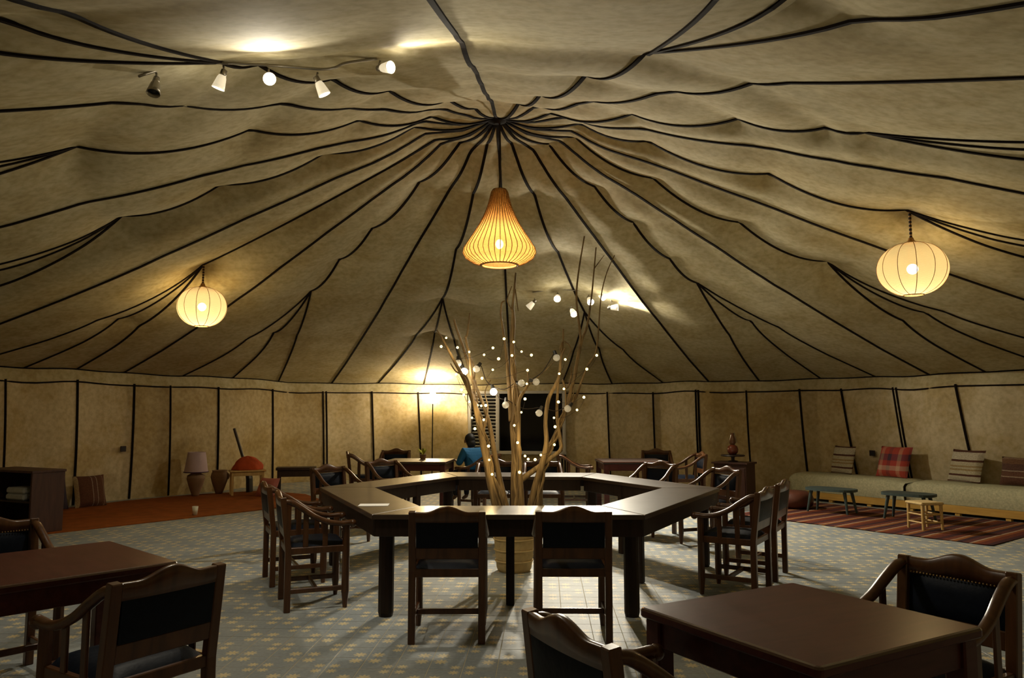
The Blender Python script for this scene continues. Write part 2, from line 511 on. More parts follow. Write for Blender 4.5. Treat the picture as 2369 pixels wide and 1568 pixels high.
# roof panels between the main seams
ceiling = bpy.data.objects.new('ceiling', None); COL.objects.link(ceiling)
tag(ceiling, kind='structure')
NR = 110
for k in range(24):
    a0 = SEQ[k][0]; a1 = SEQ[k + 1][0]
    na = 14
    rows = []
    for i in range(NR + 1):
        t = 0.004 + 0.996 * (i / NR)
        row = []
        for j in range(na + 1):
            a = a0 + (a1 - a0) * (j / na)
            if j == 0: a += 1e-6
            if j == na: a -= 1e-6
            r = t * Reave(a)
            row.append(pol(a, r, zroof(a, r)))
        rows.append(row)
    MB().grid(rows).build('roof_panel', M_ROOF, ceiling, smooth=True)
def ribbon(path, wd, name, parent, th=0.014):      # webbing sewn under the canvas
    mb = MB(); vs = []; m = len(path)
    for i, (a, r) in enumerate(path):
        p = pol(a, r, 0); q0 = pol(*path[max(i - 1, 0)], 0); q1 = pol(*path[min(i + 1, m - 1)], 0)
        d = (q1 - q0).normalized(); n = Vector((d.y, -d.x, 0))
        z = zroof(a, r)
        for sgn, dz in ((-1, 0.002), (1, 0.002), (1, -th), (-1, -th)):
            e = p + n * (sgn * wd / 2)
            vs.append((e.x, e.y, z + dz))
    F = []
    for i in range(m - 1):
        for c in range(4):
            F.append((i * 4 + c, i * 4 + (c + 1) % 4, (i + 1) * 4 + (c + 1) % 4, (i + 1) * 4 + c))
    F.append((0, 1, 2, 3)); F.append(tuple((m - 1) * 4 + c for c in range(4))[::-1])
    mb.add(vs, F)
    return mb.build(name, M_SEAM, parent)
EAVE_AZ = []
for k in range(24):
    a, ty, rs = SEQ[k]
    a += 1e-5
    if ty == 's':
        ribbon([(a, 0.05 + (Reave(a) - 0.05) * i / 90) for i in range(91)], 0.033, 'seam', ceiling)
        EAVE_AZ.append(a)
    else:
        ribbon([(a, 0.05 + (rs - 0.05) * i / 70) for i in range(71)], 0.033, 'seam', ceiling)
        l = SEQ[k - 1][0]; h = SEQ[k + 1][0]
        for q in (0.25, 0.5, 0.75):
            ae = l + (h - l) * q
            EAVE_AZ.append(ae)
            p0 = pol(a, rs, 0); p1 = pol(ae, Reave(ae), 0)
            path = []
            for i in range(46):
                t = i / 45
                # leave the gathering point together, then spread
                p = p0.lerp(p1, t)
                dx = p.x - APEX.x; dy = p.y - APEX.y
                path.append((math.degrees(math.atan2(dx, dy)), min(math.hypot(dx, dy), Reave(math.degrees(math.atan2(dx, dy))))))
            ribbon(path, 0.028, 'seam', ceiling)
MB().lathe([(0.02, 0.02), (0.10, 0.0), (0.11, -0.03), (0.03, -0.06)], 16, APEX - Vector((0, 0, 0.03)), True, True).build('crown_knot', M_SEAM, ceiling)

# valance band under the eave
def ring_pts(n, dr, zf):
    return [pol(a, Reave(a) + dr, zf(a)) for a in [(-180 + 360 * i / n) for i in range(n + 1)]]
zlow = lambda a: Zeave(a) - 0.215 + 0.010 * math.sin(R_(a) * 29)
NV = 240
mb = MB()
mb.grid([ring_pts(NV, -0.005, Zeave), ring_pts(NV, -0.030, lambda a: (Zeave(a) + zlow(a)) / 2), ring_pts(NV, -0.045, zlow)])
trim = mb.build('trim_1', M_ROOF, None, smooth=True)
tag(trim, kind='structure')
MB().tube(ring_pts(NV, -0.012, Zeave), 0.014, 6, False).build('edge_binding', M_SEAM, trim)
MB().tube(ring_pts(NV, -0.060, zlow), 0.014, 6, False).build('edge_binding', M_SEAM, trim)

# side walls: panels between vertical seams
WTOP = lambda a: zlow(a) + 0.03
WIN = -0.06
def az_of_px(u, v=905.0):
    best = None
    for i in range(-800, 801):
        a = i * 0.1
        P = pol(a, Reave(a) + WIN, 1.9)
        uu = 1184.5 + FPX * P.x / (P.y * math.cos(PITCH) + (1.9 - CAM_H) * math.sin(PITCH))
        if best is None or abs(uu - u) < best[0]: best = (abs(uu - u), a)
    return best[1]
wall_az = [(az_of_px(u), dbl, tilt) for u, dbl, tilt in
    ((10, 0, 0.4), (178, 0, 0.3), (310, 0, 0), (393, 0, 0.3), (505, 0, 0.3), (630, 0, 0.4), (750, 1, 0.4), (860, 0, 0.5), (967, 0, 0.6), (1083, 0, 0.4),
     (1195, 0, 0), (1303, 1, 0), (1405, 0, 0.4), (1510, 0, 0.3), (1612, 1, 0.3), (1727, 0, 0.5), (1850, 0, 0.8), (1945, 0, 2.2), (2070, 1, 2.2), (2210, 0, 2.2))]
a = wall_az[-1][0]
extra = []
while a + 7.5 < 180: a += 7.5; extra.append((a, 0, 0))
a = wall_az[0][0]
while a - 7.5 > -180: a -= 7.5; extra.append((a, 0, 0))
wall_az = sorted(wall_az + extra)
sides = {}
for s in ('back', 'left', 'right', 'front'):
    o = bpy.data.objects.new('wall_' + s, None); COL.objects.link(o); tag(o, kind='structure'); sides[s] = o
def side_of(a):
    if -38 < a < 33: return sides['back']
    if a <= -38 and a > -120: return sides['left']
    if 33 <= a < 120: return sides['right']
    return sides['front']
def wall_pt(a, tilt, f):           # f from 0 (top) to 1 (floor)
    aa = a + tilt * f
    z = WTOP(a) * (1 - f)
    return pol(aa, Reave(aa) + WIN - 0.03 * math.sin(PI * f), z)
nw = len(wall_az)
A310, A750, A1612, A1945 = az_of_px(310), az_of_px(750), az_of_px(1612), az_of_px(1930)
for i in range(nw):
    a0, d0, t0 = wall_az[i]
    a1, d1, t1 = wall_az[(i + 1) % nw]
    if i == nw - 1: a1 += 360
    rows = []
    for j in range(13):
        f = j / 12
        row = []
        for k in range(9):
            q = k / 8
            a = a0 + (a1 - a0) * q
            p = wall_pt(a, t0 + (t1 - t0) * q, f)
            d = Vector((p.x - APEX.x, p.y - APEX.y, 0)).normalized()
            row.append(p + d * (0.035 * math.sin(PI * q) * (0.4 + 0.6 * f) + 0.01 * math.sin(q * 9 + i * 2.1)))
        rows.append(row)
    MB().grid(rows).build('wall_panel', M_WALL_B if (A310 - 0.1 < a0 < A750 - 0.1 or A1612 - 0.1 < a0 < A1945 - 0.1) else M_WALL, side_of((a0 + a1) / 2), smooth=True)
for a, dbl, tl in wall_az:
    for off in ((-0.22, 0.22) if dbl else (0,)):
        pts = []
        for j in range(17):
            f = j / 16
            p = wall_pt(a + off, tl, f)
            d = Vector((p.x - APEX.x, p.y - APEX.y, 0)).normalized()
            pts.append(p - d * 0.006 + Vector((0, 0, 0.01 if j == 16 else 0)))
        MB().tube(pts, 0.019, 6, True).build('seam', M_SEAM, side_of(a))

# window in the back wall: shutter on the left, dark pane on the right
WA = pol(-6.5, Reave(-6.5) - 0.12, 0); WB = pol(8.5, Reave(8.5) - 0.12, 0)      # line along the back wall
wd_ = (WB - WA).normalized(); wn_ = Vector((wd_.y, -wd_.x, 0))                     # along the wall, towards the room
def on_wall(u, v):
    d = ray(u, v); o = Vector((0, 0, CAM_H))
    return o + d * ((WA - o).dot(wn_) / d.dot(wn_))
pa = on_wall(1088, 908); pb = on_wall(1306, 1048); pm = on_wall(1152, 975)
org = pa.lerp(pb, 0.5); org.z = 0
win = bpy.data.objects.new('window_1', None); COL.objects.link(win); tag(win, kind='structure')
win.location = org; win.rotation_euler = (0, 0, math.atan2(wd_.y, wd_.x))
xl = (pa - org).dot(wd_); xr = (pb - org).dot(wd_); xm = (pm - org).dot(wd_)
zt, zb = pa.z, pb.z
YW = 0.0
mb = MB()
for (x, z, sx, sz) in ((xl, (zt + zb) / 2, 0.07, zt - zb + 0.07), (xr, (zt + zb) / 2, 0.07, zt - zb + 0.07), (xm, (zt + zb) / 2, 0.08, zt - zb),
                       ((xl + xr) / 2, zt, xr - xl, 0.06), ((xl + xr) / 2, zb, xr - xl + 0.10, 0.07)):
    mb.box((x, YW, z), (sx, 0.09, sz), None, 0.006)
mb.build('window_frame', M_WHITE, win)
MB().box(((xm + xr) / 2, YW + 0.03, (zt + zb) / 2), (xr - xm - 0.06, 0.012, zt - zb - 0.05), None, 0.001).build('pane', M_GLASSY, win)
MB().box(((xl + xm) / 2, YW + 0.05, (zt + zb) / 2), (xm - xl - 0.05, 0.012, zt - zb - 0.05), None, 0.001).build('shutter_back', M_GLASSY, win)
ns = 17
for k in range(ns):
    z = zb + 0.06 + (zt - zb - 0.12) * k / (ns - 1)
    MB().box(((xl + xm) / 2, YW + 0.01, z), (xm - xl - 0.09, 0.045, 0.010), Matrix.Rotation(R_(-38), 3, 'X'), 0.002).build('slat', M_WHITE, win)

# ------------------------------------------------------------------ hexagonal table
HEX = [Vector(p) for p in ((-1.01, 5.62, 0), (0.955, 5.60, 0), (2.03, 7.59, 0), (1.03, 9.49, 0), (-0.84, 9.61, 0), (-1.90, 7.67, 0))]
HIN = [Vector(p) for p in ((-0.73, 6.14, 0), (0.705, 6.17, 0), (1.475, 7.61, 0), (0.80, 8.89, 0), (-0.63, 8.95, 0), (-1.355, 7.65, 0))]
HC = Vector((0.05, 7.6, 0))
hexa = thing('hexagonal_table', 'large dark hexagonal ring table around the lit bare tree', 'table', HC)
ZT = 0.75
for k in range(6):
    o0, o1, i1, i0 = HEX[k], HEX[(k + 1) % 6], HIN[(k + 1) % 6], HIN[k]
    cen = (o0 + o1 + i0 + i1) / 4
    q = [cen + (p - cen) * 0.997 - HC for p in (o0, o1, i1, i0)]
    up_ = [p + Vector((0, 0, ZT)) for p in q]
    mb = MB()
    inn = [(p - (cen - HC)) * 0.992 + (cen - HC) for p in q]
    vs = [(p.x, p.y, ZT - 0.035) for p in q] + [(p.x, p.y, ZT - 0.005) for p in q] + [(p.x, p.y, ZT) for p in inn]
    F = [(3, 2, 1, 0), (8, 9, 10, 11)]
    for c in range(4):
        n = (c + 1) % 4
        F += [(c, n, 4 + n, 4 + c), (4 + c, 4 + n, 8 + n, 8 + c)]
    mb.add(vs, F)
    mb.build('tabletop', M_HEX, hexa)
    for pA, pB, ins in ((q[0], q[1], 0.03), (q[3], q[2], -0.03)):
        d = (pB - pA).normalized(); n = Vector((-d.y, d.x, 0))
        a_ = pA + n * ins + d * 0.01; b_ = pB + n * ins - d * 0.01
        MB().bar(a_ + Vector((0, 0, ZT - 0.035 - 0.062)), b_ + Vector((0, 0, ZT - 0.035 - 0.062)), 0.03, 0.124).build('apron', M_HEXD, hexa)
    # thick corner leg, set in from the outer corner, and a slimmer leg at the middle of the inner edge
    p = HEX[k] + (HIN[k] - HEX[k]) * 0.30 - HC
    MB().lathe([(0.050, 0.0), (0.057, 0.03), (0.057, 0.60), (0.060, ZT - 0.036)], 12, (p.x, p.y, 0), True, True).build('leg', M_HEXD, hexa)
    p = (i0 + i1) / 2 + ((o0 + o1) / 2 - (i0 + i1) / 2) * 0.08 - HC
    MB().box((p.x, p.y, (ZT - 0.036) / 2), (0.066, 0.066, ZT - 0.037), Matrix.Rotation(k * PI / 3, 3, 'Z'), 0.006).build('leg', M_HEXD, hexa)

# ------------------------------------------------------------------ armchairs
def make_chair():
    t = thing('armchair', '', 'chair')
    # rear legs run up into the back posts
    for sx in (-1, 1):
        mb = MB()
        mb.bar((sx * 0.226, -0.215, 0.0), (sx * 0.226, -0.215, 0.46), 0.046, 0.046, 0.004, (0, 1, 0))
        mb.bar((sx * 0.226, -0.215, 0.45), (sx * 0.226, -0.262, 0.845), 0.046, 0.044, 0.004, (0, 1, 0))
        mb.build('leg', M_CHAIR, t)
    for sx in (-1, 1):
        mb = MB()
        mb.tube([(sx * 0.228, 0.215, 0.0), (sx * 0.228, 0.215, 0.10), (sx * 0.228, 0.215, 0.12), (sx * 0.228, 0.215, 0.625)], [0.017, 0.027, 0.030, 0.027], 8)
        mb.build('leg', M_CHAIR, t)
    # crest rail with a raised middle
    mb = MB(); n = 28; fr = []; bk = []
    vs = []
    for i in range(n + 1):
        x = -0.205 + 0.41 * i / n
        u = abs(x) / 0.205
        zt = 0.838 + 0.042 * (0.5 + 0.5 * math.cos(PI * min(1, u / 0.72))) + 0.004 * u
        yb = -0.262 - 0.012 * (1 - u * u)
        for (y, z) in ((yb + 0.017, 0.775), (yb + 0.019, zt - 0.008), (yb + 0.010, zt), (yb - 0.010, zt), (yb - 0.017, zt - 0.008), (yb - 0.015, 0.775)):
            vs.append((x, y + (z - 0.8) * -0.1, z))
    F = []
    for i in range(n):
        for c in range(6): F.append((i * 6 + c, i * 6 + (c + 1) % 6, (i + 1) * 6 + (c + 1) % 6, (i + 1) * 6 + c))
    mb.add(vs, F).build('crest_rail', M_CHAIR, t, smooth=True)
    MB().box((0, -0.234, 0.575), (0.41, 0.026, 0.075), Matrix.Rotation(R_(7), 3, 'X')).build('lower_rail', M_CHAIR, t)
    # padded back
    rows = []
    nx, nz = 10, 6
    mb = MB()
    for sgn in (1, -1):
        rows = []
        for j in range(nz + 1):
            row = []
            for i in range(nx + 1):
                x = -0.2 + 0.4 * i / nx; q = j / nz
                z = 0.61 + 0.168 * q
                e = (1 - abs(2 * i / nx - 1) ** 4) * (1 - abs(2 * q - 1) ** 4)
                y = -0.232 - 0.118 * (z - 0.5) + sgn * (0.010 + 0.020 * e * (1 if sgn > 0 else 0.35))
                row.append((x, y, z))
            rows.append(row)
        mb.grid(rows)
    back = mb.build('backrest', M_LEATHER, t, smooth=True)
    mb = MB()
    for i in range(27):
        x = -0.19 + 0.38 * i / 26
        mb.ball((x, -0.243, 0.782), 0.0045, 6, 4)
    mb.build('nail_row', M_BRASS, back)
    # seat
    mb = MB()
    for sx in (-1, 1): mb.bar((sx * 0.226, -0.20, 0.445), (sx * 0.226, 0.20, 0.445), 0.03, 0.05)
    mb.bar((-0.21, -0.215, 0.445), (0.21, -0.215, 0.445), 0.03, 0.05)
    mb.bar((-0.21, 0.222, 0.445), (0.21, 0.222, 0.445), 0.03, 0.05)
    mb.build('seat_frame', M_CHAIR, t)
    mb = MB(); rows = []
    nx = 12
    for j in range(nx + 1):
        row = []
        for i in range(nx + 1):
            a = -1 + 2 * i / nx; b = -1 + 2 * j / nx
            e = (1 - abs(a) ** 5) * (1 - abs(b) ** 5)
            row.append((a * 0.218, b * 0.225 + 0.008, 0.462 + 0.050 * e ** 0.6))
        rows.append(row)
    mb.grid(rows).build('seat', M_LEATHER, t, smooth=True)
    # arms sweeping down from the back posts
    for sx in (-1, 1):
        mb = MB()
        mb.tube([(sx * 0.226, -0.258, 0.815), (sx * 0.228, -0.20, 0.806), (sx * 0.234, -0.12, 0.757), (sx * 0.242, -0.03, 0.695), (sx * 0.248, 0.07, 0.652),
                 (sx * 0.246, 0.16, 0.636), (sx * 0.242, 0.235, 0.638), (sx * 0.240, 0.268, 0.636)], [0.022, 0.026, 0.026, 0.025, 0.024, 0.024, 0.026, 0.024], 8, True, 0.85, smooth=4)
        mb.ball((sx * 0.240, 0.262, 0.632), 0.030, 10, 7)
        arm = mb.build('armrest', M_CHAIR, t, smooth=True)
        for y, zt in ((-0.09, 0.730), (0.055, 0.655)):
            MB().box((sx * 0.232, y, (0.46 + zt) / 2), (0.014, 0.040, zt - 0.46)).build('slat', M_CHAIR, arm)
    for sx in (-1, 1):
        MB().bar((sx * 0.226, -0.20, 0.150), (sx * 0.226, 0.20, 0.150), 0.022, 0.036).build('stretcher', M_CHAIR, t)
    MB().bar((-0.215, 0.0, 0.150), (0.215, 0.0, 0.150), 0.022, 0.036).build('stretcher', M_CHAIR, t)
    return t
CH0 = make_chair(); _used = [False]
def chair(x, y, deg, label, group=None, lift=0):
    global CH0
    if not _used[0]:
        _used[0] = True; o = CH0
        o.location = (x, y, lift); o.rotation_euler = (0, 0, R_(deg)); o['label'] = label
        if group: o['group'] = group
        return o
    return dup(CH0, (x, y, lift), R_(deg), label, group)
GH = 'armchairs around the hexagonal table'
chair(-0.425, 5.31, 1, 'left of two armchairs seen from behind at the front of the hexagonal table', GH)
chair(0.405, 5.32, -1, 'right of two armchairs seen from behind at the front of the hexagonal table', GH)
chair(-1.565, 6.16, -68, 'brown armchair side-on at the left of the hexagonal table, nearer to the camera', GH)
chair(-1.95, 7.00, -65, 'brown armchair at the left of the hexagonal table, mostly behind the nearer one', GH)
chair(1.865, 6.54, 58, 'brown armchair side-on at the right of the hexagonal table, nearer to the camera', GH)
chair(2.25, 7.22, 60, 'brown armchair at the right of the hexagonal table, half behind the nearer one', GH)
chair(-1.97, 8.98, -128, 'armchair at the far left side of the hexagonal table, nearest its left corner', GH)
chair(-1.56, 10.10, -136, 'armchair at the far left side of the hexagonal table, in front of the back table', GH)
chair(2.21, 8.75, 112, 'armchair at the far right side of the hexagonal table, nearest its right corner', GH)
chair(1.69, 9.64, 132, 'armchair at the far right of the hexagonal table, before the back right table', GH)
chair(-0.22, 9.95, 178, 'armchair at the back edge of the hexagonal table, left of the tree trunks', GH)
chair(0.40, 9.95, 181, 'armchair at the back edge of the hexagonal table, behind the right tree limb', GH)
chair(-1.585, 3.275, 57, 'armchair seen from behind in the bottom left corner beside the dark table')
chair(-2.85, 4.38, -131, 'armchair at the left picture edge facing across the dark table')
chair(0.395, 2.485, -62, 'armchair seen from behind at the bottom centre beside the red-brown square table')
chair(1.665, 3.19, 122, 'armchair at the right picture edge with its studded leather back turned to the camera')
GB = 'armchairs at the back tables'
chair(-2.33, 12.25, -78, 'armchair side-on at the left end of the back left table', GB)
chair(-1.98, 12.95, 180, 'armchair behind the back left table facing the camera', GB)
chair(-0.52, 12.02, 66, 'armchair with pale lit arms holding the person in blue', GB)
chair(0.98, 12.2, -92, 'armchair at the left end of the back right table', GB)
chair(2.42, 12.90, 172, 'armchair behind the back right table facing the camera', GB)
chair(2.72, 12.15, 95, 'armchair at the right end of the back right table', GB)

# ------------------------------------------------------------------ square tables
def square_table(x, y, deg, wx, wy, label, top, name='dining_table', h=0.75, leg=0.075):
    t = thing(name, label, 'table', (x, y, 0), R_(deg))
    mb = MB()
    vs = []
    rr = 0.012
    for (dz, ins) in ((h - 0.036, 0.006), (h - 0.030, 0.0), (h - 0.010, 0.0), (h - 0.003, 0.004), (h, 0.012)):
        for sx, sy in ((-1, -1), (1, -1), (1, 1), (-1, 1)):
            for c in range(4):
                ang = math.atan2(sy, sx) - PI / 4 + c * PI / 6
                vs.append((sx * (wx / 2 - 0.02) + (0.02 - ins) * math.cos(ang), sy * (wy / 2 - 0.02) + (0.02 - ins) * math.sin(ang), dz))
    F = [tuple(range(16))[::-1], tuple(range(64, 80))]
    for l in range(4):
        for c in range(16): F.append((l * 16 + c, l * 16 + (c + 1) % 16, (l + 1) * 16 + (c + 1) % 16, (l + 1) * 16 + c))
    tb = mb.add(vs, F).build('tabletop', top, t)
    tb.data.materials.append(M_EDGE)
    for k_, pg_ in enumerate(tb.data.polygons):
        if k_ >= 2 + 32: pg_.material_index = 1
    for sy in (-1, 1):
        MB().box((0, sy * (wy / 2 - 0.045), h - 0.086), (wx - 0.08, 0.025, 0.10)).build('apron', M_MAHO, t)
    for sx in (-1, 1):
        MB().box((sx * (wx / 2 - 0.045), 0, h - 0.086), (0.025, wy - 0.08, 0.10)).build('apron', M_MAHO, t)
    for sx in (-1, 1):
        for sy in (-1, 1):
            MB().box((sx * (wx / 2 - 0.055), sy * (wy / 2 - 0.055), (h - 0.036) / 2), (leg, leg, h - 0.037), None, 0.006).build('leg', M_MAHO, t)
    return t
square_table(1.05, 2.845, 30, 0.85, 0.81, 'red-brown square table in the bottom right foreground', M_MAHO)
square_table(-2.285, 3.855, -43, 0.90, 0.90, 'dark square table in the bottom left foreground', M_MAHO)
square_table(-1.45, 12.05, -5, 1.0, 0.9, 'dark table in the back left with the person in blue at its end', M_HEX)
square_table(1.85, 12.05, 2, 1.0, 0.9, 'dark table in the back right below the bare wall', M_DARK)

# ------------------------------------------------------------------ lamps
def light(name, kind, loc, energy, col, parent=None, radius=0.05, aim=None, cone=110, blend=0.6):
    d = bpy.data.lights.new(name, kind)
    d.energy = energy; d.color = col; d.shadow_soft_size = radius
    if kind == 'SPOT':
        d.spot_size = R_(cone); d.spot_blend = blend
    o = bpy.data.objects.new(name, d); COL.objects.link(o)
    o.location = loc
    if aim is not None:
        o.rotation_euler = Vector(aim).to_track_quat('-Z', 'Y').to_euler()
    if parent is not None: o.parent = parent
    return o
WARM = (1.0, 0.80, 0.52); NEUT = (1.0, 0.90, 0.71); AMB = (1.0, 0.66, 0.30)
M_BULB_W = emit('spot_bulb', (1.0, 0.95, 0.84), 60)
M_BULB_A = emit('warm_bulb', (1.0, 0.84, 0.52), 30)

def spot_track(name, label, pts, lamps, energy, y_thick=0.016, K=1.0):
    """curved rail with small hinged spot heads; lamps: (mount point, mouth direction, state)"""
    c = pts[len(pts) // 2]
    t = thing(name, label, 'track light', c)
    P = [p - c for p in pts]
    MB().tube(P, y_thick, 6, True, 0.6, smooth=5).build('rail', M_METAL, t, smooth=True)
    for mp, dr, st, en, cone in lamps:
        dr = Vector(dr).normalized(); mp = mp - c
        k = mp + Vector((0, 0, -0.055))
        head = MB()
        q = dr.to_track_quat('Z', 'Y').to_matrix()
        def T(prof, n=14, c0=False, c1=False):
            m_ = MB().lathe([(r * K, z * K) for r, z in prof], n, (0, 0, 0), c0, c1)
            return m_.move(Matrix.Translation(k) @ q.to_4x4())
        hm = T([(0.010, -0.030), (0.020, -0.025), (0.022, 0.0), (0.024, 0.018)], 12, True, True)
        hm.tube([mp, k - dr * 0.02], 0.007, 6)
        hd = hm.build('spot_head', M_METAL, t, smooth=True)
        shade = T([(0.023, 0.012), (0.030, 0.030), (0.038, 0.075), (0.043, 0.105), (0.040, 0.104), (0.034, 0.072), (0.026, 0.032)], 16)
        shade.build('glass_shade', M_CUPW if st != 'off' else M_METAL, hd, smooth=True)
        if st != 'off':
            T([(0.001, 0.096), (0.022, 0.092), (0.036, 0.078), (0.026, 0.03), (0.001, 0.02)]).build('bulb', M_BULB_W, hd, smooth=True)
            light('spot_glow', 'SPOT', k + dr * 0.13 * K, en * energy, NEUT, t, 0.035, dr, cone, 0.8)
            light('spot_scatter', 'POINT', k + dr * 0.125 * K + Vector((0, 0, -0.03)), min(en, 1) * energy * (0.014 if K == 1.0 else 0.010), NEUT, t, 0.05)
        else:
            MB().lathe([(0.001, 0.09), (0.030, 0.085), (0.034, 0.06), (0.02, 0.03)], 14).move(Matrix.Translation(k) @ q.to_4x4()).build('bulb', M_BLACK, hd, smooth=True)
    return t
Y1 = 4.9
rail1 = [at(322, 176, Y1 - 0.25), at(420, 148, Y1 - 0.05), at(520, 146, Y1), at(640, 152, Y1 + 0.05), at(740, 160, Y1 + 0.1), at(776, 156, Y1 + 0.1), at(800, 146, Y1 + 0.1), at(872, 136, Y1 + 0.15)]
spot_track('spot_track', 'curved rail of five small spotlights under the canvas at the upper left', rail1,
    [(at(362, 168, Y1 - 0.15), (0.02, -0.35, -1), 'off', 0, 0), (at(517, 152, Y1), (-0.32, 0.10, -0.9), 'dim', 0.95, 125), (at(622, 158, Y1 + 0.05), (0.35, -0.85, -0.58), 'wide', 1.0, 105),
     (at(735, 168, Y1 + 0.1), (0.42, 0.20, -0.85), 'dim', 0.8, 120), (at(880, 140, Y1 + 0.15), (0.80, -0.58, -0.20), 'wide', 0.50, 95)], E_TRACK_NEAR)
Y2 = 12.5
rail2 = [at(1232, 676, Y2), at(1290, 670, Y2), at(1345, 672, Y2), at(1395, 672, Y2), at(1416, 700, Y2)]
spot_track('spot_track', 'cluster of bright small spotlights on the far canvas behind the tree top', rail2,
    [(at(1236, 690, Y2), (-0.6, 0.2, -0.6), 'dim', 0.25, 95), (at(1290, 676, Y2), (-0.10, -0.85, -0.52), 'wide', 1.7, 128), (at(1322, 708, Y2), (0.25, -0.70, -0.68), 'wide', 0.9, 120),
     (at(1362, 682, Y2), (0.15, -0.80, -0.60), 'wide', 0.9, 125), (at(1385, 672, Y2), (0.55, -0.65, -0.55), 'wide', 0.7, 120), (at(1410, 704, Y2), (0.97, -0.20, 0.03), 'dim', 0.25, 60)], E_TRACK_FAR, 0.016, 1.35)

# wicker pendant below the tent's crown
def wicker_material(name, ca, cb, es):
    m, N, L, B = newmat(name)
    tc = N.new('ShaderNodeTexCoord'); nz = N.new('ShaderNodeTexNoise'); nz.inputs['Scale'].default_value = 40
    L.new(tc.outputs['Object'], nz.inputs['Vector'])
    r = ramp(N, [(0.3, ca), (0.7, cb)]); L.new(nz.outputs['Fac'], r.inputs['Fac'])
    L.new(r.outputs['Color'], B.inputs['Base Color'])
    B.inputs['Roughness'].default_value = 0.6
    L.new(r.outputs['Color'], B.inputs['Emission Color']); B.inputs['Emission Strength'].default_value = es
    return m
M_WICK = wicker_material('wicker', (0.30, 0.14, 0.035), (0.50, 0.27, 0.08), 0.0)
M_WICK_DK = wicker_material('wicker_rib', (0.22, 0.09, 0.02), (0.34, 0.15, 0.04), 0.0)
def shade_material(name, col, transp, dark=0.8, scale=26):
    """thin fibre sheet: light of the bulb inside shines through it"""
    m, N, L, B = newmat(name)
    g = N.new('ShaderNodeTexCoord'); wv = N.new('ShaderNodeTexWave'); wv.bands_direction = 'Z'
    wv.inputs['Scale'].default_value = scale; wv.inputs['Distortion'].default_value = 6; wv.inputs['Detail'].default_value = 3
    L.new(g.outputs['Object'], wv.inputs['Vector'])
    r = ramp(N, [(0.0, [c * dark for c in col]), (1.0, col)]); L.new(wv.outputs['Fac'], r.inputs['Fac'])
    df = N.new('ShaderNodeBsdfDiffuse'); tl_ = N.new('ShaderNodeBsdfTranslucent'); tr = N.new('ShaderNodeBsdfTransparent')
    tr.inputs['Color'].default_value = (1.0, 0.82, 0.55, 1)
    L.new(r.outputs['Color'], df.inputs['Color']); L.new(r.outputs['Color'], tl_.inputs['Color'])
    m1 = N.new('ShaderNodeMixShader'); m1.inputs[0].default_value = 0.72
    L.new(df.outputs[0], m1.inputs[1]); L.new(tl_.outputs[0], m1.inputs[2])
    m2 = N.new('ShaderNodeMixShader'); m2.inputs[0].default_value = transp
    L.new(m1.outputs[0], m2.inputs[1]); L.new(tr.outputs[0], m2.inputs[2])
    L.new(m2.outputs[0], N['Material Output'].inputs['Surface'])
    return m
M_WICK_T = shade_material('woven_cane', (0.80, 0.45, 0.14), 0.10, 0.55, 60)
M_GLOBE = shade_material('raffia_globe', (0.40, 0.335, 0.20), 0.48)
M_CORD = plain('dark_cord', (0.02, 0.012, 0.008), 0.8)
PX, PY = -0.14, 8.4
pend = thing('wicker_pendant', 'bell-shaped orange wicker pendant lamp hanging under the tent peak', 'pendant lamp', (PX, PY, 3.115))
prof = [(0.205, 0.0), (0.30, 0.035), (0.375, 0.085), (0.405, 0.14), (0.395, 0.19), (0.345, 0.27), (0.285, 0.36), (0.225, 0.46), (0.175, 0.56), (0.135, 0.66), (0.110, 0.75), (0.092, 0.83), (0.070, 0.865)]
def pr(zq):
    zs = [p[1] for p in prof]; return interp(zq, zs, [p[0] for p in prof])
rows = []
NRING = 112
for i in range(NRING + 1):          # woven sheet: canes pass over and under the uprights
    z = 0.865 * (i / NRING)
    rr = pr(z)
    row = []
    for k in range(161):
        a = 2 * PI * k / 160
        w_ = 0.0045 * math.cos(40 * a + PI * ((i // 2) % 2)) * (1 if i % 2 else 0.4)
        row.append((math.cos(a) * (rr + w_), math.sin(a) * (rr + w_), z))
    rows.append(row)
MB().grid(rows).build('woven_shade', M_WICK_T, pend, smooth=True)
for k in range(40):
    a = 2 * PI * (k + 0.25) / 40
    MB().tube([(math.cos(a) * (r + 0.003), math.sin(a) * (r + 0.003), z) for r, z in prof], 0.0042, 5, True).build('rib', M_WICK, pend, smooth=True)
MB().tube([(0.20 * math.cos(2 * PI * k / 40), 0.20 * math.sin(2 * PI * k / 40), 0.004) for k in range(41)], 0.012, 6, False).build('shade_rim', M_WICK, pend, smooth=True)
MB().ball((0, 0, 0.24), 0.045, 14, 10, 1.2).build('bulb', M_BULB_A, pend, smooth=True)
MB().tube([(0, 0, 0.285), (0, 0, 0.84), (0.01, 0, 1.2), (0.0, 0, 1.63)], 0.011, 6).build('cord', M_CORD, pend)
light('pendant_glow', 'POINT', (0, 0, 0.15), E_PEND, WARM, pend, 0.04)

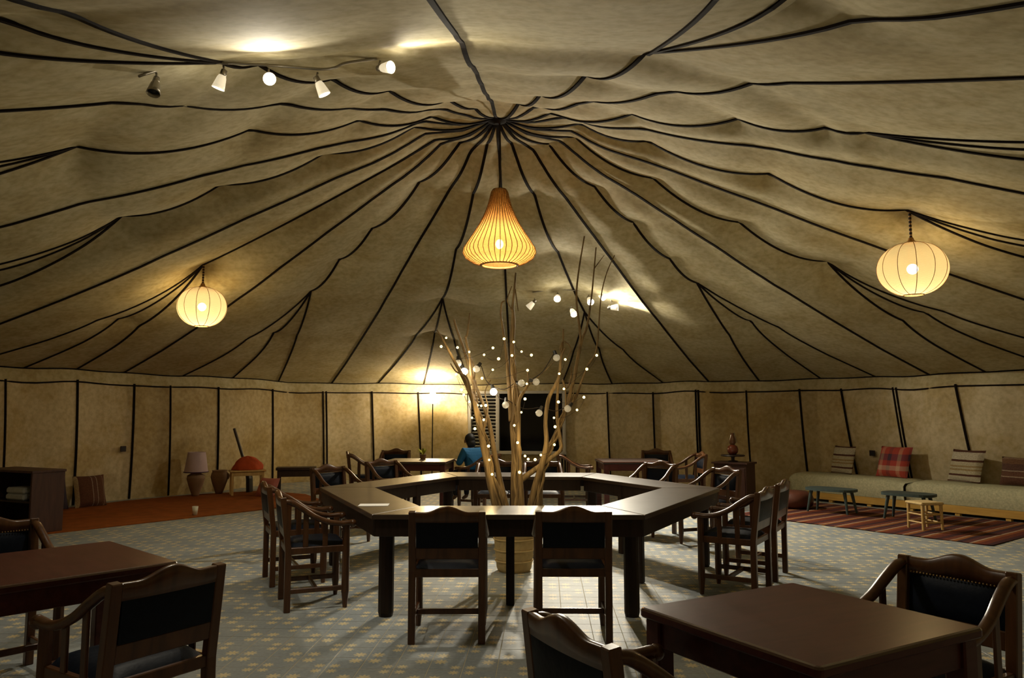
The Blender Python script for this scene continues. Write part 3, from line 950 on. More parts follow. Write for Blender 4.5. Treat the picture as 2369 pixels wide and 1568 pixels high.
def globe_lamp(label, c, rx, rz, top_z, power=1.0, lean=0.0):
    t = thing('globe_lantern', label, 'pendant lamp', c, 0, 'round raffia globe lanterns')
    n = 28
    prf = [(rx * math.cos(a) ** 0.9 if math.cos(a) > 0.02 else 0.02, rz * math.sin(a)) for a in [R_(-76 + 156 * i / n) for i in range(n + 1)]]
    MB().lathe(prf, 36).build('shade', M_GLOBE, t, smooth=True)
    for k in range(12):
        a = 2 * PI * (k + 0.3) / 12
        MB().tube([(math.cos(a) * (r + 0.002), math.sin(a) * (r + 0.002), z) for r, z in prf], 0.0035, 4, True).build('rib', M_WICK_DK, t)
    MB().lathe([(0.022, rz + 0.055), (0.035, rz + 0.02), (0.075, rz * 0.975)], 14, (0, 0, 0), True).build('cap', M_WICK, t, smooth=True)
    MB().tube([(prf[0][0] * math.cos(2 * PI * k / 24), prf[0][0] * math.sin(2 * PI * k / 24), prf[0][1]) for k in range(25)], 0.007, 5, False).build('bottom_ring', M_WICK, t)
    MB().ball((0, 0, 0.0), 0.055, 14, 10).build('bulb', M_BULB_A, t, smooth=True)
    cord = MB().tube([(0, 0, rz + 0.03), (lean * 0.5, 0, (rz + top_z - c[2]) / 2), (lean, 0, top_z - c[2])], 0.012, 6).build('cord', M_WICK, t)
    for k in range(7):
        f = (k + 0.5) / 7
        zz = rz + 0.04 + (top_z - c[2] - rz - 0.05) * f
        MB().lathe([(0.015, -0.012), (0.015, 0.012)], 8, (lean * f, 0, zz), True, True).build('cord_band', M_CORD, cord)
    light('globe_glow', 'POINT', (0, 0, -0.105), E_GLOBE * power, (1.0, 0.85, 0.55), t, 0.04)
    return t
globe_lamp('glowing round lantern hanging at the left of the tent', (-4.275, 10.46, 2.935), 0.325, 0.275, zroof(-63.4, 4.58) - 0.02)
globe_lamp('glowing round lantern hanging at the right of the tent', (4.255, 8.02, 3.0), 0.345, 0.285, zroof(95, 4.42) - 0.02, 0.8)

# torchiere floor lamp at the back wall
tl = thing('floor_lamp', 'slim floor lamp with a blazing upward bowl by the back wall', 'floor lamp', (-1.74, 16.85, 0))
MB().lathe([(0.001, 0.0), (0.13, 0.0), (0.13, 0.018), (0.03, 0.035), (0.001, 0.036)], 20).build('base', M_BLACK, tl)
MB().tube([(0, 0, 0.03), (0, 0, 1.70)], 0.012, 8).build('pole', M_BLACK, tl)
M_TORCH = emit('torch_bowl', (1.0, 0.80, 0.45), 6)
MB().lathe([(0.02, 1.68), (0.09, 1.70), (0.16, 1.76), (0.20, 1.84), (0.195, 1.84), (0.15, 1.775), (0.08, 1.72), (0.01, 1.70)], 24).build('bowl', M_TORCH, tl, smooth=True)
MB().ball((0, 0, 1.87), 0.07, 14, 10, 1.3).build('bulb', emit('torch_bulb', (1.0, 0.88, 0.62), 40), tl, smooth=True)
light('torch_glow', 'POINT', (0, 0, 1.99), E_TORCH, WARM, tl, 0.09)

# ------------------------------------------------------------------ tree in its pot
YT = 7.40
def zz(x, y): return (950 + x / 3.136, 700 + y / 3.136)
pot = thing('tree_pot', 'straw-coloured round pot standing under the hexagonal table', 'pot', (0.02, YT, 0))
MB().lathe([(0.001, 0.0), (0.15, 0.0), (0.165, 0.03), (0.185, 0.22), (0.195, 0.40), (0.21, 0.43), (0.21, 0.47), (0.185, 0.47), (0.175, 0.42), (0.16, 0.40)], 28).build('body', M_POT, pot, smooth=True)
for z_, r_ in ((0.10, 0.178), (0.20, 0.187), (0.30, 0.193)):
    MB().tube([(r_ * math.cos(2 * PI * k / 28), r_ * math.sin(2 * PI * k / 28), z_) for k in range(29)], 0.008, 5, False).build('band', M_POT, pot)
MB().lathe([(0.001, 0.40), (0.172, 0.40)], 24).build('soil', plain('soil', (0.06, 0.04, 0.025), 0.95, var=0.4, scale=40), pot)
tree = thing('bare_tree', 'bare branched tree wound with lights in the middle of the ring table', 'tree', (0.02, YT, 0.40))
TB = Vector((0.02, YT, 0.40))
rnd = random.Random(5)
def branch(px, r0, r1, dy0=0.0, dy1=0.0, name='branch', root=False):
    n = len(px); pts = []; rad = []
    for i, (u, v) in enumerate(px):
        t = i / (n - 1)
        pts.append(at(u, v, YT + dy0 + (dy1 - dy0) * t + (rnd.uniform(-0.025, 0.025) if 0 < i < n - 1 else 0)) - TB)
        rad.append((r0 + (r1 - r0) * t ** 0.8) * rnd.uniform(0.9, 1.12))
    if root:
        b = pts[0]
        pts = [Vector((b.x * 0.55, b.y * 0.55, -0.02)), Vector((b.x * 0.8, b.y * 0.8, b.z * 0.55))] + pts
        rad = [r0 * 1.05, r0 * 1.02] + rad
    return MB().tube(pts, rad, 9, True, 1.0, smooth=4).build(name, M_BARK, tree, smooth=True)
Z = lambda *L: [zz(x, y) for x, y in L]
branch(Z((640, 1470), (590, 1330), (560, 1180), (530, 1030), (500, 880), (450, 700), (390, 560), (320, 430), (240, 280), (190, 195)), 0.050, 0.007, -0.05, -0.25, 'trunk', True)
branch(Z((690, 1460), (650, 1300), (610, 1100), (575, 900), (530, 750), (470, 600), (420, 450), (380, 320), (330, 180), (315, 120)), 0.030, 0.010, 0.02, 0.15, 'trunk', True)
branch(Z((600, 1450), (565, 1250), (520, 1050), (480, 850), (445, 680), (405, 540), (330, 500), (290, 440)), 0.024, 0.005, -0.08, -0.3, 'branch', True)
branch(Z((470, 640), (440, 520), (430, 400), (400, 260), (410, 230), (430, 75)), 0.016, 0.009, 0.0, -0.1)
branch(Z((455, 720), (455, 600), (462, 470), (420, 370)), 0.018, 0.007, -0.1, 0.1)
branch(Z((765, 1470), (760, 1300), (762, 1100), (750, 900), (755, 700), (745, 500), (735, 330), (742, 170), (745, 90)) + [(1186, 711), (1190, 668), (1193, 631)], 0.056, 0.007, 0.0, 0.05, 'trunk', True)
branch(Z((800, 1470), (790, 1250), (782, 1050), (785, 850), (790, 700), (845, 600), (850, 500)), 0.036, 0.006, -0.06, -0.12, 'trunk', True)
branch(Z((730, 860), (720, 700), (705, 500), (690, 350), (670, 200), (655, 100)) + [(1159, 716), (1161, 700), (1168, 696)], 0.024, 0.006, 0.02, 0.12)
branch([(1186, 720), (1176, 702), (1174, 690), (1184, 662)], 0.009, 0.005, 0.05, 0.0)
branch([(1192, 668), (1196, 700), (1199, 720)], 0.006, 0.004, 0.05, 0.08)
branch(Z((780, 1300), (860, 1240), (960, 1170), (1040, 1110), (1090, 1060), (1082, 970), (1062, 820), (1068, 620), (1085, 450), (1105, 300), (1108, 190)), 0.030, 0.008, -0.02, 0.05)
branch(Z((900, 1470), (935, 1300), (965, 1180), (1000, 1070), (1045, 985), (1090, 870), (1130, 760), (1160, 650), (1190, 530), (1215, 380), (1232, 250)) + [(1334, 700), (1337, 640), (1352, 546)], 0.042, 0.006, 0.05, 0.20, 'trunk', True)
branch(Z((870, 1470), (905, 1330), (950, 1180), (985, 1020), (978, 860), (1000, 700), (1050, 600), (1080, 520), (1092, 400), (1120, 330)), 0.034, 0.008, 0.0, -0.15, 'trunk', True)
branch(Z((930, 1480), (935, 1380), (955, 1240), (990, 1100)), 0.040, 0.020, 0.12, 0.12, 'trunk', True)
branch(Z((1130, 790), (1200, 680), (1240, 570), (1290, 450), (1350, 330)) + [(1390, 690), (1404, 630), (1422, 590)], 0.016, 0.004, 0.15, 0.25)
branch(Z((1190, 540), (1210, 420), (1245, 260), (1280, 170)) + [(1368, 690), (1373, 640), (1379, 572)], 0.020, 0.006, 0.15, 0.3)
branch([(1374, 622), (1386, 606), (1398, 590)], 0.006, 0.003, 0.28, 0.28)
branch(Z((1085, 470), (1095, 390), (1085, 330), (1110, 280), (1160, 330), (1130, 420)), 0.010, 0.005, 0.0, 0.05)
branch(Z((1100, 560), (1130, 620), (1160, 560), (1170, 460)), 0.012, 0.006, 0.05, 0.15)
branch(Z((800, 690), (850, 610), (900, 565), (1000, 470), (1060, 410)), 0.008, 0.003, -0.1, 0.05)
branch(Z((540, 900), (560, 760), (540, 650), (580, 560)), 0.012, 0.004, -0.05, 0.2)

for sx_, w_ in ((-14, 0.013), (12, 0.011), (22, 0.009)):          # thin stems clinging to the trunks
    branch(Z((660 + sx_, 1470), (612 + sx_, 1320), (578 - sx_, 1170), (548 + sx_, 1010), (515 - sx_, 860), (465 + sx_, 700), (430 + sx_ * 2, 560)), w_ * 1.3, w_ * 0.4, -0.09, -0.05, 'branch', True)
    branch(Z((775 + sx_, 1470), (768 - sx_ * 1.5, 1280), (768 + sx_ * 1.5, 1080), (758 - sx_, 880), (762 + sx_ * 1.4, 680), (752 - sx_, 500), (742 + sx_, 380)), w_ * 1.4, w_ * 0.5, -0.07, -0.04, 'branch', True)
    branch(Z((905 + sx_, 1470), (948 - sx_, 1290), (978 + sx_, 1170), (1015 - sx_, 1060), (1058 + sx_, 960), (1098 - sx_, 850), (1138 + sx_, 720), (1150 + sx_ * 2, 600)), w_ * 1.3, w_ * 0.4, 0.0, 0.06, 'branch', True)

# fairy lights on the tree
LED = [(258,255),(222,318),(340,325),(425,357),(310,413),(597,328),(533,378),(638,407),(678,262),(748,285),(805,355),(876,380),(735,383),(596,487),(518,548),(848,490),(843,588),(369,632),(385,668),(425,718),(445,835),(466,914),
       (1122,412),(1078,515),(1278,482),(1350,382),(1112,625),(1072,720),(1257,686),(1207,778),(1040,835),(1048,900),(1043,1030),(945,1105),(903,1138),(853,1135),(830,1112),(790,1230),(776,1015),(752,890),(803,795),(830,698),
       (591,1245),(570,1140),(565,1040),(330,520),(512,748),(545,745),(483,745),(530,850)]
fairy = thing('fairy_lights', 'string of tiny warm fairy lights wound through the tree', 'string lights', TB)
M_LED = emit('led', (1.0, 0.80, 0.30), 5)
led_me = MB().ball((0, 0, 0), 0.0125, 10, 7).mesh('led', M_LED, True)
LP = []
for i, (x, y) in enumerate(LED):
    p = at(*zz(x, y), YT - 0.16 + 0.10 * math.sin(i * 2.4)) - TB
    LP.append(p)
    o = bpy.data.objects.new('bulb', led_me); COL.objects.link(o); o.parent = fairy; o.location = p
    sc_ = 0.8 + 0.35 * ((i * 37) % 10) / 10
    o.scale = (sc_, sc_, sc_)
for a_, b_ in ((0, 12), (12, 22), (22, 32), (32, 42), (42, 50)):
    seq = LP[a_:b_]
    pts = []
    for i in range(len(seq) - 1):
        pts.append(seq[i]); pts.append((seq[i] + seq[i + 1]) / 2 + Vector((0, 0, -0.03)))
    pts.append(seq[-1])
    MB().tube(pts, 0.0016, 4, True, 1.0, smooth=3).build('wire', M_CORD, fairy)
for x, y, e in ((300, 350, 1.0), (750, 350, 1.2), (500, 800, 1.4), (1090, 600, 1.4), (1050, 1000, 1.6), (800, 1000, 1.8), (580, 1180, 1.6), (890, 1130, 1.2)):
    light('fairy_glow', 'POINT', at(*zz(x, y), YT - 0.30) - TB, e * 0.9, (1.0, 0.74, 0.36), fairy, 0.05)

# festoon of clear bulbs with black sockets
fest = thing('festoon_lights', 'dark cable with round clear bulbs draped across the tree', 'string lights', TB)
FB = [((345, 425), (345, 400), 0), ((387, 495), (375, 460), 1), ((478, 480), (502, 445), 0), ((600, 640), (592, 605), 1), ((690, 730), (692, 700), 0), ((787, 582), (765, 580), 0), ((897, 570), (872, 562), 0),
      ((1060, 402), (1045, 358), 0), ((932, 800), (950, 760), 0), ((1142, 765), (1165, 735), 0)]
m, N, L, B = newmat('clear_bulb')
B.inputs['Base Color'].default_value = (0.9, 0.88, 0.82, 1); B.inputs['Roughness'].default_value = 0.12
B.inputs['Emission Color'].default_value = (1, 0.92, 0.72, 1); B.inputs['Emission Strength'].default_value = 0.10
tr = N.new('ShaderNodeBsdfTransparent'); mx = N.new('ShaderNodeMixShader'); mx.inputs[0].default_value = 0.62
L.new(B.outputs[0], mx.inputs[1]); L.new(tr.outputs[0], mx.inputs[2]); L.new(mx.outputs[0], N['Material Output'].inputs['Surface'])
M_CLEAR = m
SP = []
for (bx, by), (sx, sy), lit in FB:
    pb_ = at(*zz(bx, by), YT - 0.05) - TB; ps = at(*zz(sx, sy), YT - 0.03) - TB
    SP.append(ps)
    d = (pb_ - ps)
    if d.length < 0.02: d = Vector((0, 0, -0.03))
    d = d.normalized()
    b = MB().ball(tuple(ps + d * 0.062), 0.034, 14, 10).build('bulb', emit('lit_festoon_bulb', (1, 0.93, 0.75), 26) if lit else M_CLEAR, fest, smooth=True)
    MB().tube([ps - d * 0.012, ps + d * 0.030], [0.017, 0.019], 8).build('socket', M_BLACK, b)
    if lit: light('festoon_glow', 'POINT', ps + d * 0.062 + Vector((0, -0.06, 0)), 1.6, WARM, fest, 0.03)
order = [0, 1, 2, 3, 4]
for chain in ([0, 1, 2, 3, 4], [3, 5, 6, 7], [4, 8, 9]):
    pts = []
    for i in range(len(chain) - 1):
        p, q = SP[chain[i]], SP[chain[i + 1]]
        pts += [p, p.lerp(q, 0.5) + Vector((0, 0, -0.05))]
    pts.append(SP[chain[-1]])
    MB().tube(pts, 0.004, 5, True, 1.0, smooth=4).build('cable', M_CORD, fest)

# sheet of paper on the ring table
tag(MB().box((0, 0, 0), (0.235, 0.15, 0.0016), None, 0.0003).build('paper_sheet', M_PAPER, None, False, onz(865, 1168, ZT) + Vector((0, 0, 0.0016)), R_(4)), 'white sheet of paper lying on the left of the hexagonal table', 'paper')

# ------------------------------------------------------------------ fabrics
def stripes(name, cols, axis='X', wob=0.02, scale=1.0, rough=0.9, extra_var=0.35):
    m, N, L, B = newmat(name)
    tc = N.new('ShaderNodeTexCoord'); sp = N.new('ShaderNodeSeparateXYZ'); L.new(tc.outputs['Object'], sp.inputs[0])
    nz = N.new('ShaderNodeTexNoise'); nz.inputs['Scale'].default_value = 7; L.new(tc.outputs['Object'], nz.inputs['Vector'])
    a = N.new('ShaderNodeMath'); a.operation = 'MULTIPLY_ADD'; a.inputs[1].default_value = wob; L.new(nz.outputs['Fac'], a.inputs[0]); L.new(sp.outputs[axis], a.inputs[2])
    b = N.new('ShaderNodeMath'); b.operation = 'MULTIPLY'; b.inputs[1].default_value = scale; L.new(a.outputs[0], b.inputs[0])
    f = N.new('ShaderNodeMath'); f.operation = 'FRACT'; L.new(b.outputs[0], f.inputs[0])
    r = ramp(N, cols); r.color_ramp.interpolation = 'CONSTANT'; L.new(f.outputs[0], r.inputs['Fac'])
    n2 = N.new('ShaderNodeTexNoise'); n2.inputs['Scale'].default_value = 60; L.new(tc.outputs['Object'], n2.inputs['Vector'])
    r2 = ramp(N, [(0.3, (1 - extra_var,) * 3), (0.7, (1, 1, 1))]); L.new(n2.outputs['Fac'], r2.inputs['Fac'])
    mx = N.new('ShaderNodeMix'); mx.data_type = 'RGBA'; mx.blend_type = 'MULTIPLY'; mx.inputs['Factor'].default_value = 1
    L.new(r.outputs['Color'], mx.inputs['A']); L.new(r2.outputs['Color'], mx.inputs['B']); L.new(mx.outputs['Result'], B.inputs['Base Color'])
    B.inputs['Roughness'].default_value = rough; B.inputs['Specular IOR Level'].default_value = 0.15
    bp = N.new('ShaderNodeBump'); bp.inputs['Strength'].default_value = 0.3; bp.inputs['Distance'].default_value = 0.005
    L.new(n2.outputs['Fac'], bp.inputs['Height']); L.new(bp.outputs['Normal'], B.inputs['Normal'])
    return m
def cushion(name, label, mat, loc, rz, wd, ht, th, lean, group=None):
    """square cushion standing on its lower edge, leaning back by lean degrees; local x along width, z up, front -y"""
    n = 14; vs = []
    mb = MB()
    for sg in (-1, 1):
        rows = []
        for j in range(n + 1):
            row = []
            for i in range(n + 1):
                a = -1 + 2 * i / n; b = -1 + 2 * j / n
                e = max(0, (1 - a ** 4) * (1 - b ** 4)) ** 0.55
                pinch = 1 - 0.05 * (1 - abs(a) ** 2) * abs(b) - 0.05 * (1 - abs(b) ** 2) * abs(a)
                row.append((a * wd / 2 * pinch, sg * th / 2 * e, ht / 2 + b * ht / 2 * pinch))
            rows.append(row)
        mb.grid(rows)
    mb.move(Matrix.Rotation(R_(-lean), 4, 'X'))
    zmin = min(v[2] for v in mb.v)
    mb.v = [(v[0], v[1], v[2] - zmin) for v in mb.v]
    o = mb.build(name, mat, None, True, loc, rz)
    return tag(o, label, 'cushion', group)
CREAM = (0.52, 0.46, 0.34); BROWN = (0.10, 0.04, 0.025)
M_KILIM = stripes('kilim_cream', [(0.0, BROWN), (0.05, CREAM), (0.20, BROWN), (0.26, (0.48, 0.42, 0.28)), (0.37, (0.34, 0.24, 0.11)), (0.42, (0.48, 0.42, 0.28)), (0.47, (0.34, 0.24, 0.11)), (0.52, (0.48, 0.42, 0.28)), (0.64, BROWN), (0.70, CREAM), (0.93, BROWN)], 'Z', 0.01, 2.1)
M_BRSTR = stripes('brown_stripe', [(0.0, (0.11, 0.05, 0.03)), (0.30, (0.34, 0.26, 0.18)), (0.33, (0.13, 0.06, 0.035)), (0.5, (0.34, 0.26, 0.18)), (0.53, (0.10, 0.05, 0.035)), (0.75, (0.16, 0.08, 0.04)), (0.9, (0.24, 0.15, 0.09))], 'Z', 0.01, 2.4)
M_BRSTRX = stripes('brown_stripe_upright', [(0.0, (0.13, 0.055, 0.033)), (0.02, (0.33, 0.25, 0.19)), (0.045, (0.13, 0.06, 0.04)), (0.17, (0.33, 0.25, 0.19)), (0.195, (0.13, 0.06, 0.035)), (0.38, (0.26, 0.17, 0.12)), (0.40, (0.12, 0.05, 0.03)), (0.50, (0.42, 0.32, 0.18)), (0.62, (0.12, 0.05, 0.03))], 'X', 0.005, 2.0)
# plaid
def plaid():
    m, N, L, B = newmat('red_plaid')
    tc = N.new('ShaderNodeTexCoord'); sp = N.new('ShaderNodeSeparateXYZ'); L.new(tc.outputs['Object'], sp.inputs[0])
    outs = []
    for ax, sc_, cols in (('X', 3.1, [(0, (0.40, 0.05, 0.035)), (0.35, (0.55, 0.30, 0.18)), (0.55, (0.40, 0.05, 0.035)), (0.8, (0.10, 0.03, 0.04))]),
                          ('Z', 2.7, [(0, (0.40, 0.06, 0.03)), (0.3, (0.50, 0.35, 0.25)), (0.5, (0.38, 0.05, 0.035)), (0.72, (0.03, 0.03, 0.06))])):
        a = N.new('ShaderNodeMath'); a.operation = 'MULTIPLY'; a.inputs[1].default_value = sc_; L.new(sp.outputs[ax], a.inputs[0])
        f = N.new('ShaderNodeMath'); f.operation = 'FRACT'; L.new(a.outputs[0], f.inputs[0])
        r = ramp(N, cols); r.color_ramp.interpolation = 'CONSTANT'; L.new(f.outputs[0], r.inputs['Fac']); outs.append(r.outputs['Color'])
    mx = N.new('ShaderNodeMix'); mx.data_type = 'RGBA'; mx.inputs['Factor'].default_value = 0.55
    L.new(outs[0], mx.inputs['A']); L.new(outs[1], mx.inputs['B']); L.new(mx.outputs['Result'], B.inputs['Base Color'])
    B.inputs['Roughness'].default_value = 0.95
    return m
M_PLAID = plaid()

# ------------------------------------------------------------------ right side: sofa, cushions, low tables, rug
sd = Vector((0.566, -0.824, 0)); sn = Vector((0.824, 0.566, 0))       # along the sofa, towards the wall
SANG = math.atan2(sd.y, sd.x)
F0 = Vector((4.83, 13.52, 0))
M_MATT = plain('speckled_mattress', (0.47, 0.45, 0.29), 0.95, 0.1, var=0.42, scale=38, bump=0.3)
sofa = thing('banquette', 'low yellow wooden banquette base running along the right wall', 'bench', F0 + sd * 2.45 + sn * 0.39, SANG)
MB().box((0, -0.365, 0.095), (4.9, 0.03, 0.11)).build('front_board', M_YELLOW, sofa)
MB().box((0, 0.0, 0.135), (4.9, 0.72, 0.03)).build('deck', M_YELLOW, sofa)
for k in range(8):
    MB().box((-2.35 + k * 0.672, -0.33, 0.06), (0.07, 0.07, 0.12)).build('foot', M_YELLOW, sofa)
    MB().box((-2.35 + k * 0.672, 0.34, 0.06), (0.07, 0.07, 0.12)).build('foot', M_YELLOW, sofa)
def mattress(label, s0, s1):
    Lm = s1 - s0; D = 0.75; Hh = 0.285; rr = 0.05
    mb = MB(); rows = []
    nx = 24; prof_ = [(-D / 2, 0.0), (-D / 2 - 0.012, 0.06), (-D / 2 - 0.012, Hh - rr), (-D / 2 + 0.02, Hh - 0.02), (-D / 2 + rr, Hh), (0, Hh + 0.012), (D / 2 - rr, Hh), (D / 2, Hh - rr), (D / 2, 0)]
    for i in range(nx + 1):
        a = -1 + 2 * i / nx
        e = (1 - abs(a) ** 40)
        row = [(a * Lm / 2, y * (0.97 + 0.03 * e), z * (0.86 + 0.14 * e) + (0.004 * math.sin(i * 1.7 + y * 5) if z > 0 else 0)) for y, z in prof_]
        rows.append(row)
    mb.grid(rows)
    n = len(prof_)
    mb.f.append(tuple(range(n))); mb.f.append(tuple(nx * n + k for k in range(n))[::-1])
    o = mb.build('mattress', M_MATT, None, True, F0 + sd * ((s0 + s1) / 2) + sn * 0.385 + Vector((0, 0, 0.153)), SANG)
    return tag(o, label, 'mattress', 'speckled seat mattresses')
mattress('speckled pale mattress on the banquette, the farther one under the plaid cushion', 0.0, 2.02)
mattress('speckled pale mattress on the banquette, the nearer one at the right picture edge', 2.06, 4.9)
CR = math.atan2(sd.y, sd.x)
def on_sofa(s, off): return F0 + sd * s + sn * off + Vector((0, 0, 0.447))
GC = 'cushions on the banquette'
cushion('kilim_cushion', 'cream cushion with brown stripes at the far end of the banquette', M_KILIM, on_sofa(0.66, 0.53), CR - 0.3, 0.50, 0.48, 0.15, 14, GC)
cushion('plaid_cushion', 'red plaid cushion in the middle of the banquette', M_PLAID, on_sofa(1.56, 0.50), CR - 0.15, 0.58, 0.52, 0.17, 20, GC)
cushion('kilim_cushion', 'cream cushion with brown zigzag stripes on the nearer mattress', M_KILIM, on_sofa(2.68, 0.48) + Vector((0, 0, 0.006)), CR - 0.30, 0.57, 0.50, 0.16, 18, GC)
cushion('striped_cushion', 'brown striped cushion on the banquette at the right picture edge', M_BRSTR, on_sofa(3.45, 0.50), CR - 0.1, 0.60, 0.42, 0.15, 16, GC)
# striped rug
M_RUG = stripes('striped_rug', [(0.0, (0.13, 0.03, 0.015)), (0.16, (0.24, 0.07, 0.02)), (0.26, (0.42, 0.30, 0.20)), (0.31, (0.10, 0.03, 0.025)), (0.46, (0.05, 0.02, 0.025)), (0.58, (0.28, 0.10, 0.025)), (0.68, (0.40, 0.28, 0.19)), (0.72, (0.15, 0.04, 0.02)), (0.86, (0.06, 0.02, 0.02))], 'X', 0.02, 1.85)
e1 = Vector((-0.624, 0.781, 0)); e2 = Vector((0.781, 0.624, 0))
rc = Vector((5.36, 8.72, 0)) + e1 * 1.7 + e2 * 1.15
rows = []
for j in range(9):
    rows.append([(-1.7 + 3.4 * i / 30, -1.15 + 2.3 * j / 8 + 0.012 * math.sin(i * 1.3), 0.009 + 0.002 * math.sin(i * 0.9 + j)) for i in range(31)])
mb = MB().grid(rows)
mb.grid([[(x, y, 0.001) for x, y, z in r] for r in (rows[0], rows[-1])])
rug = mb.build('striped_rug', M_RUG, None, False, rc, math.atan2(e1.y, e1.x))
tag(rug, 'dark red and brown striped rug in front of the banquette', 'rug')
def low_table(label, u, v, h, wd, dp, rz, mat_leg):
    p = onz(u, v)
    t = thing('low_table', label, 'low table', (p.x, p.y, 0.012), rz, 'low oval tables')
    n = 28; mb = MB()
    pl = [(wd / 2 * math.copysign(abs(math.cos(a)) ** 0.6, math.cos(a)), dp / 2 * math.copysign(abs(math.sin(a)) ** 0.6, math.sin(a))) for a in [2 * PI * k / n for k in range(n)]]
    mb.prism(pl, h - 0.035, h)
    mb.build('tabletop', M_TEAL, t)
    for sx in (-1, 1):
        for sy in (-1, 1):
            MB().tube([(sx * (wd / 2 - 0.06), sy * (dp / 2 - 0.06), 0.01), (sx * (wd / 2 - 0.11), sy * (dp / 2 - 0.10), h - 0.034)], [0.016, 0.027], 8).build('leg', mat_leg, t)
    return t
low_table('low dark table with one pale leg in front of the farther mattress', 1925, 1188, 0.36, 0.72, 0.42, R_(-48), M_TEAL)
low_table('low dark blue-green table behind the small pale stool', 2105, 1205, 0.37, 0.68, 0.42, R_(-48), M_TEAL)
def stool(label, p, h, wd, rz, mat, rungs=True, group=None, seat=True):
    t = thing('small_stool', label, 'stool', p, rz, group)
    for sx in (-1, 1):
        for sy in (-1, 1):
            MB().tube([(sx * wd / 2, sy * wd / 2, 0.01), (sx * wd / 2 * 0.95, sy * wd / 2 * 0.95, h)], [0.016, 0.021], 8).build('leg', mat, t)
    for zr in ((0.10, 0.20) if rungs else (h * 0.45,)):
        for s in (-1, 1):
            MB().tube([(-wd / 2, s * wd / 2, zr), (wd / 2, s * wd / 2, zr)], 0.011, 6).build('rung', mat, t)
            MB().tube([(s * wd / 2, -wd / 2, zr), (s * wd / 2, wd / 2, zr)], 0.011, 6).build('rung', mat, t)
    MB().box((0, 0, h - 0.01), (wd + 0.05, wd + 0.05, 0.035), None, 0.012).build('seat', M_POT, t)
    return t
stool('small pale turned-wood stool standing on the striped rug', (5.24, 9.88, 0.01), 0.345, 0.27, R_(10), M_PINE)
pf = MB().lathe([(0.001, 0.0), (0.20, 0.0), (0.27, 0.05), (0.285, 0.13), (0.26, 0.21), (0.18, 0.255), (0.001, 0.26)], 24).build('pouf', plain('brown_leather', (0.11, 0.035, 0.02), 0.5, var=0.3, scale=12), None, True, (4.42, 12.15, 0.012))
tag(pf, 'squat reddish-brown leather pouf at the far end of the banquette', 'pouf')
def outlet(label, u, v):
    # plate on the wall where the survey ray meets the wall ring
    d = ray(u, v); o = Vector((0, 0, CAM_H)); best = None
    for i in range(500, 2200):
        p = o + d * (i * 0.01)
        dx, dy = p.x - APEX.x, p.y - APEX.y
        if math.hypot(dx, dy) > Reave(math.degrees(math.atan2(dx, dy))) + WIN - 0.07: best = p; break
    a = math.atan2(best.x - APEX.x, best.y - APEX.y)
    t = thing('wall_socket', label, 'socket', best, -a)
    MB().box((0, 0, 0), (0.095, 0.022, 0.095), None, 0.004).build('plate', M_DARK, t)
    MB().lathe([(0.026, 0.0), (0.030, 0.012)], 14, (0, 0, 0), True, True).move(Matrix.Rotation(R_(90), 4, 'X')).build('socket_ring', M_BLACK, t)
    return t
outlet('small dark electrical socket on the wall between two cushions at right', 2018, 1048)
outlet('small dark electrical socket on the left wall beside a seam', 285, 1038)

# cabinet with stand and oil lamp, back right
cb = thing('side_cabinet', 'dark red wooden cabinet against the back right wall', 'cabinet', (3.75, 13.05, 0), R_(-38))
MB().box((0, 0, 0.32), (0.56, 0.40, 0.62)).build('body', M_RED, cb)
MB().box((0, -0.01, 0.645), (0.62, 0.45, 0.03)).build('top', M_RED, cb)
for sx in (-1, 1):
    dr_ = MB().box((sx * 0.135, -0.205, 0.31), (0.25, 0.015, 0.52)).build('door', M_RED, cb)
    MB().ball((sx * 0.03, -0.222, 0.34), 0.012, 8, 6).build('knob', M_BRASS, dr_)
stn = thing('round_stand', 'small round dark stand on the red cabinet', 'stand', (3.72, 13.02, 0.66))
MB().lathe([(0.001, 0.0), (0.09, 0.0), (0.08, 0.02), (0.03, 0.03), (0.03, 0.08), (0.08, 0.095), (0.001, 0.096)], 18).build('foot', M_DARK, stn, smooth=False)
MB().lathe([(0.001, 0.095), (0.19, 0.095), (0.20, 0.105), (0.19, 0.12), (0.001, 0.12)], 24).build('tray', M_DARK, stn)
ol = thing('oil_lamp', 'reddish glass oil lamp on the round stand', 'lamp', (3.72, 13.02, 0.781))
MB().lathe([(0.001, 0.0), (0.05, 0.0), (0.085, 0.04), (0.095, 0.09), (0.075, 0.14), (0.035, 0.165)], 20).build('reservoir', plain('amber_glass', (0.16, 0.035, 0.015), 0.15, 0.6), ol, smooth=True)
MB().lathe([(0.035, 0.165), (0.055, 0.20), (0.05, 0.26), (0.028, 0.33), (0.030, 0.36)], 18).build('chimney', plain('smoked_glass', (0.12, 0.05, 0.02), 0.12, 0.6), ol, smooth=True)
MB().tube([(0.0, 0, 0.14), (0.075, 0, 0.22), (0.03, 0, 0.37)], 0.006, 6).build('handle', M_METAL, ol)

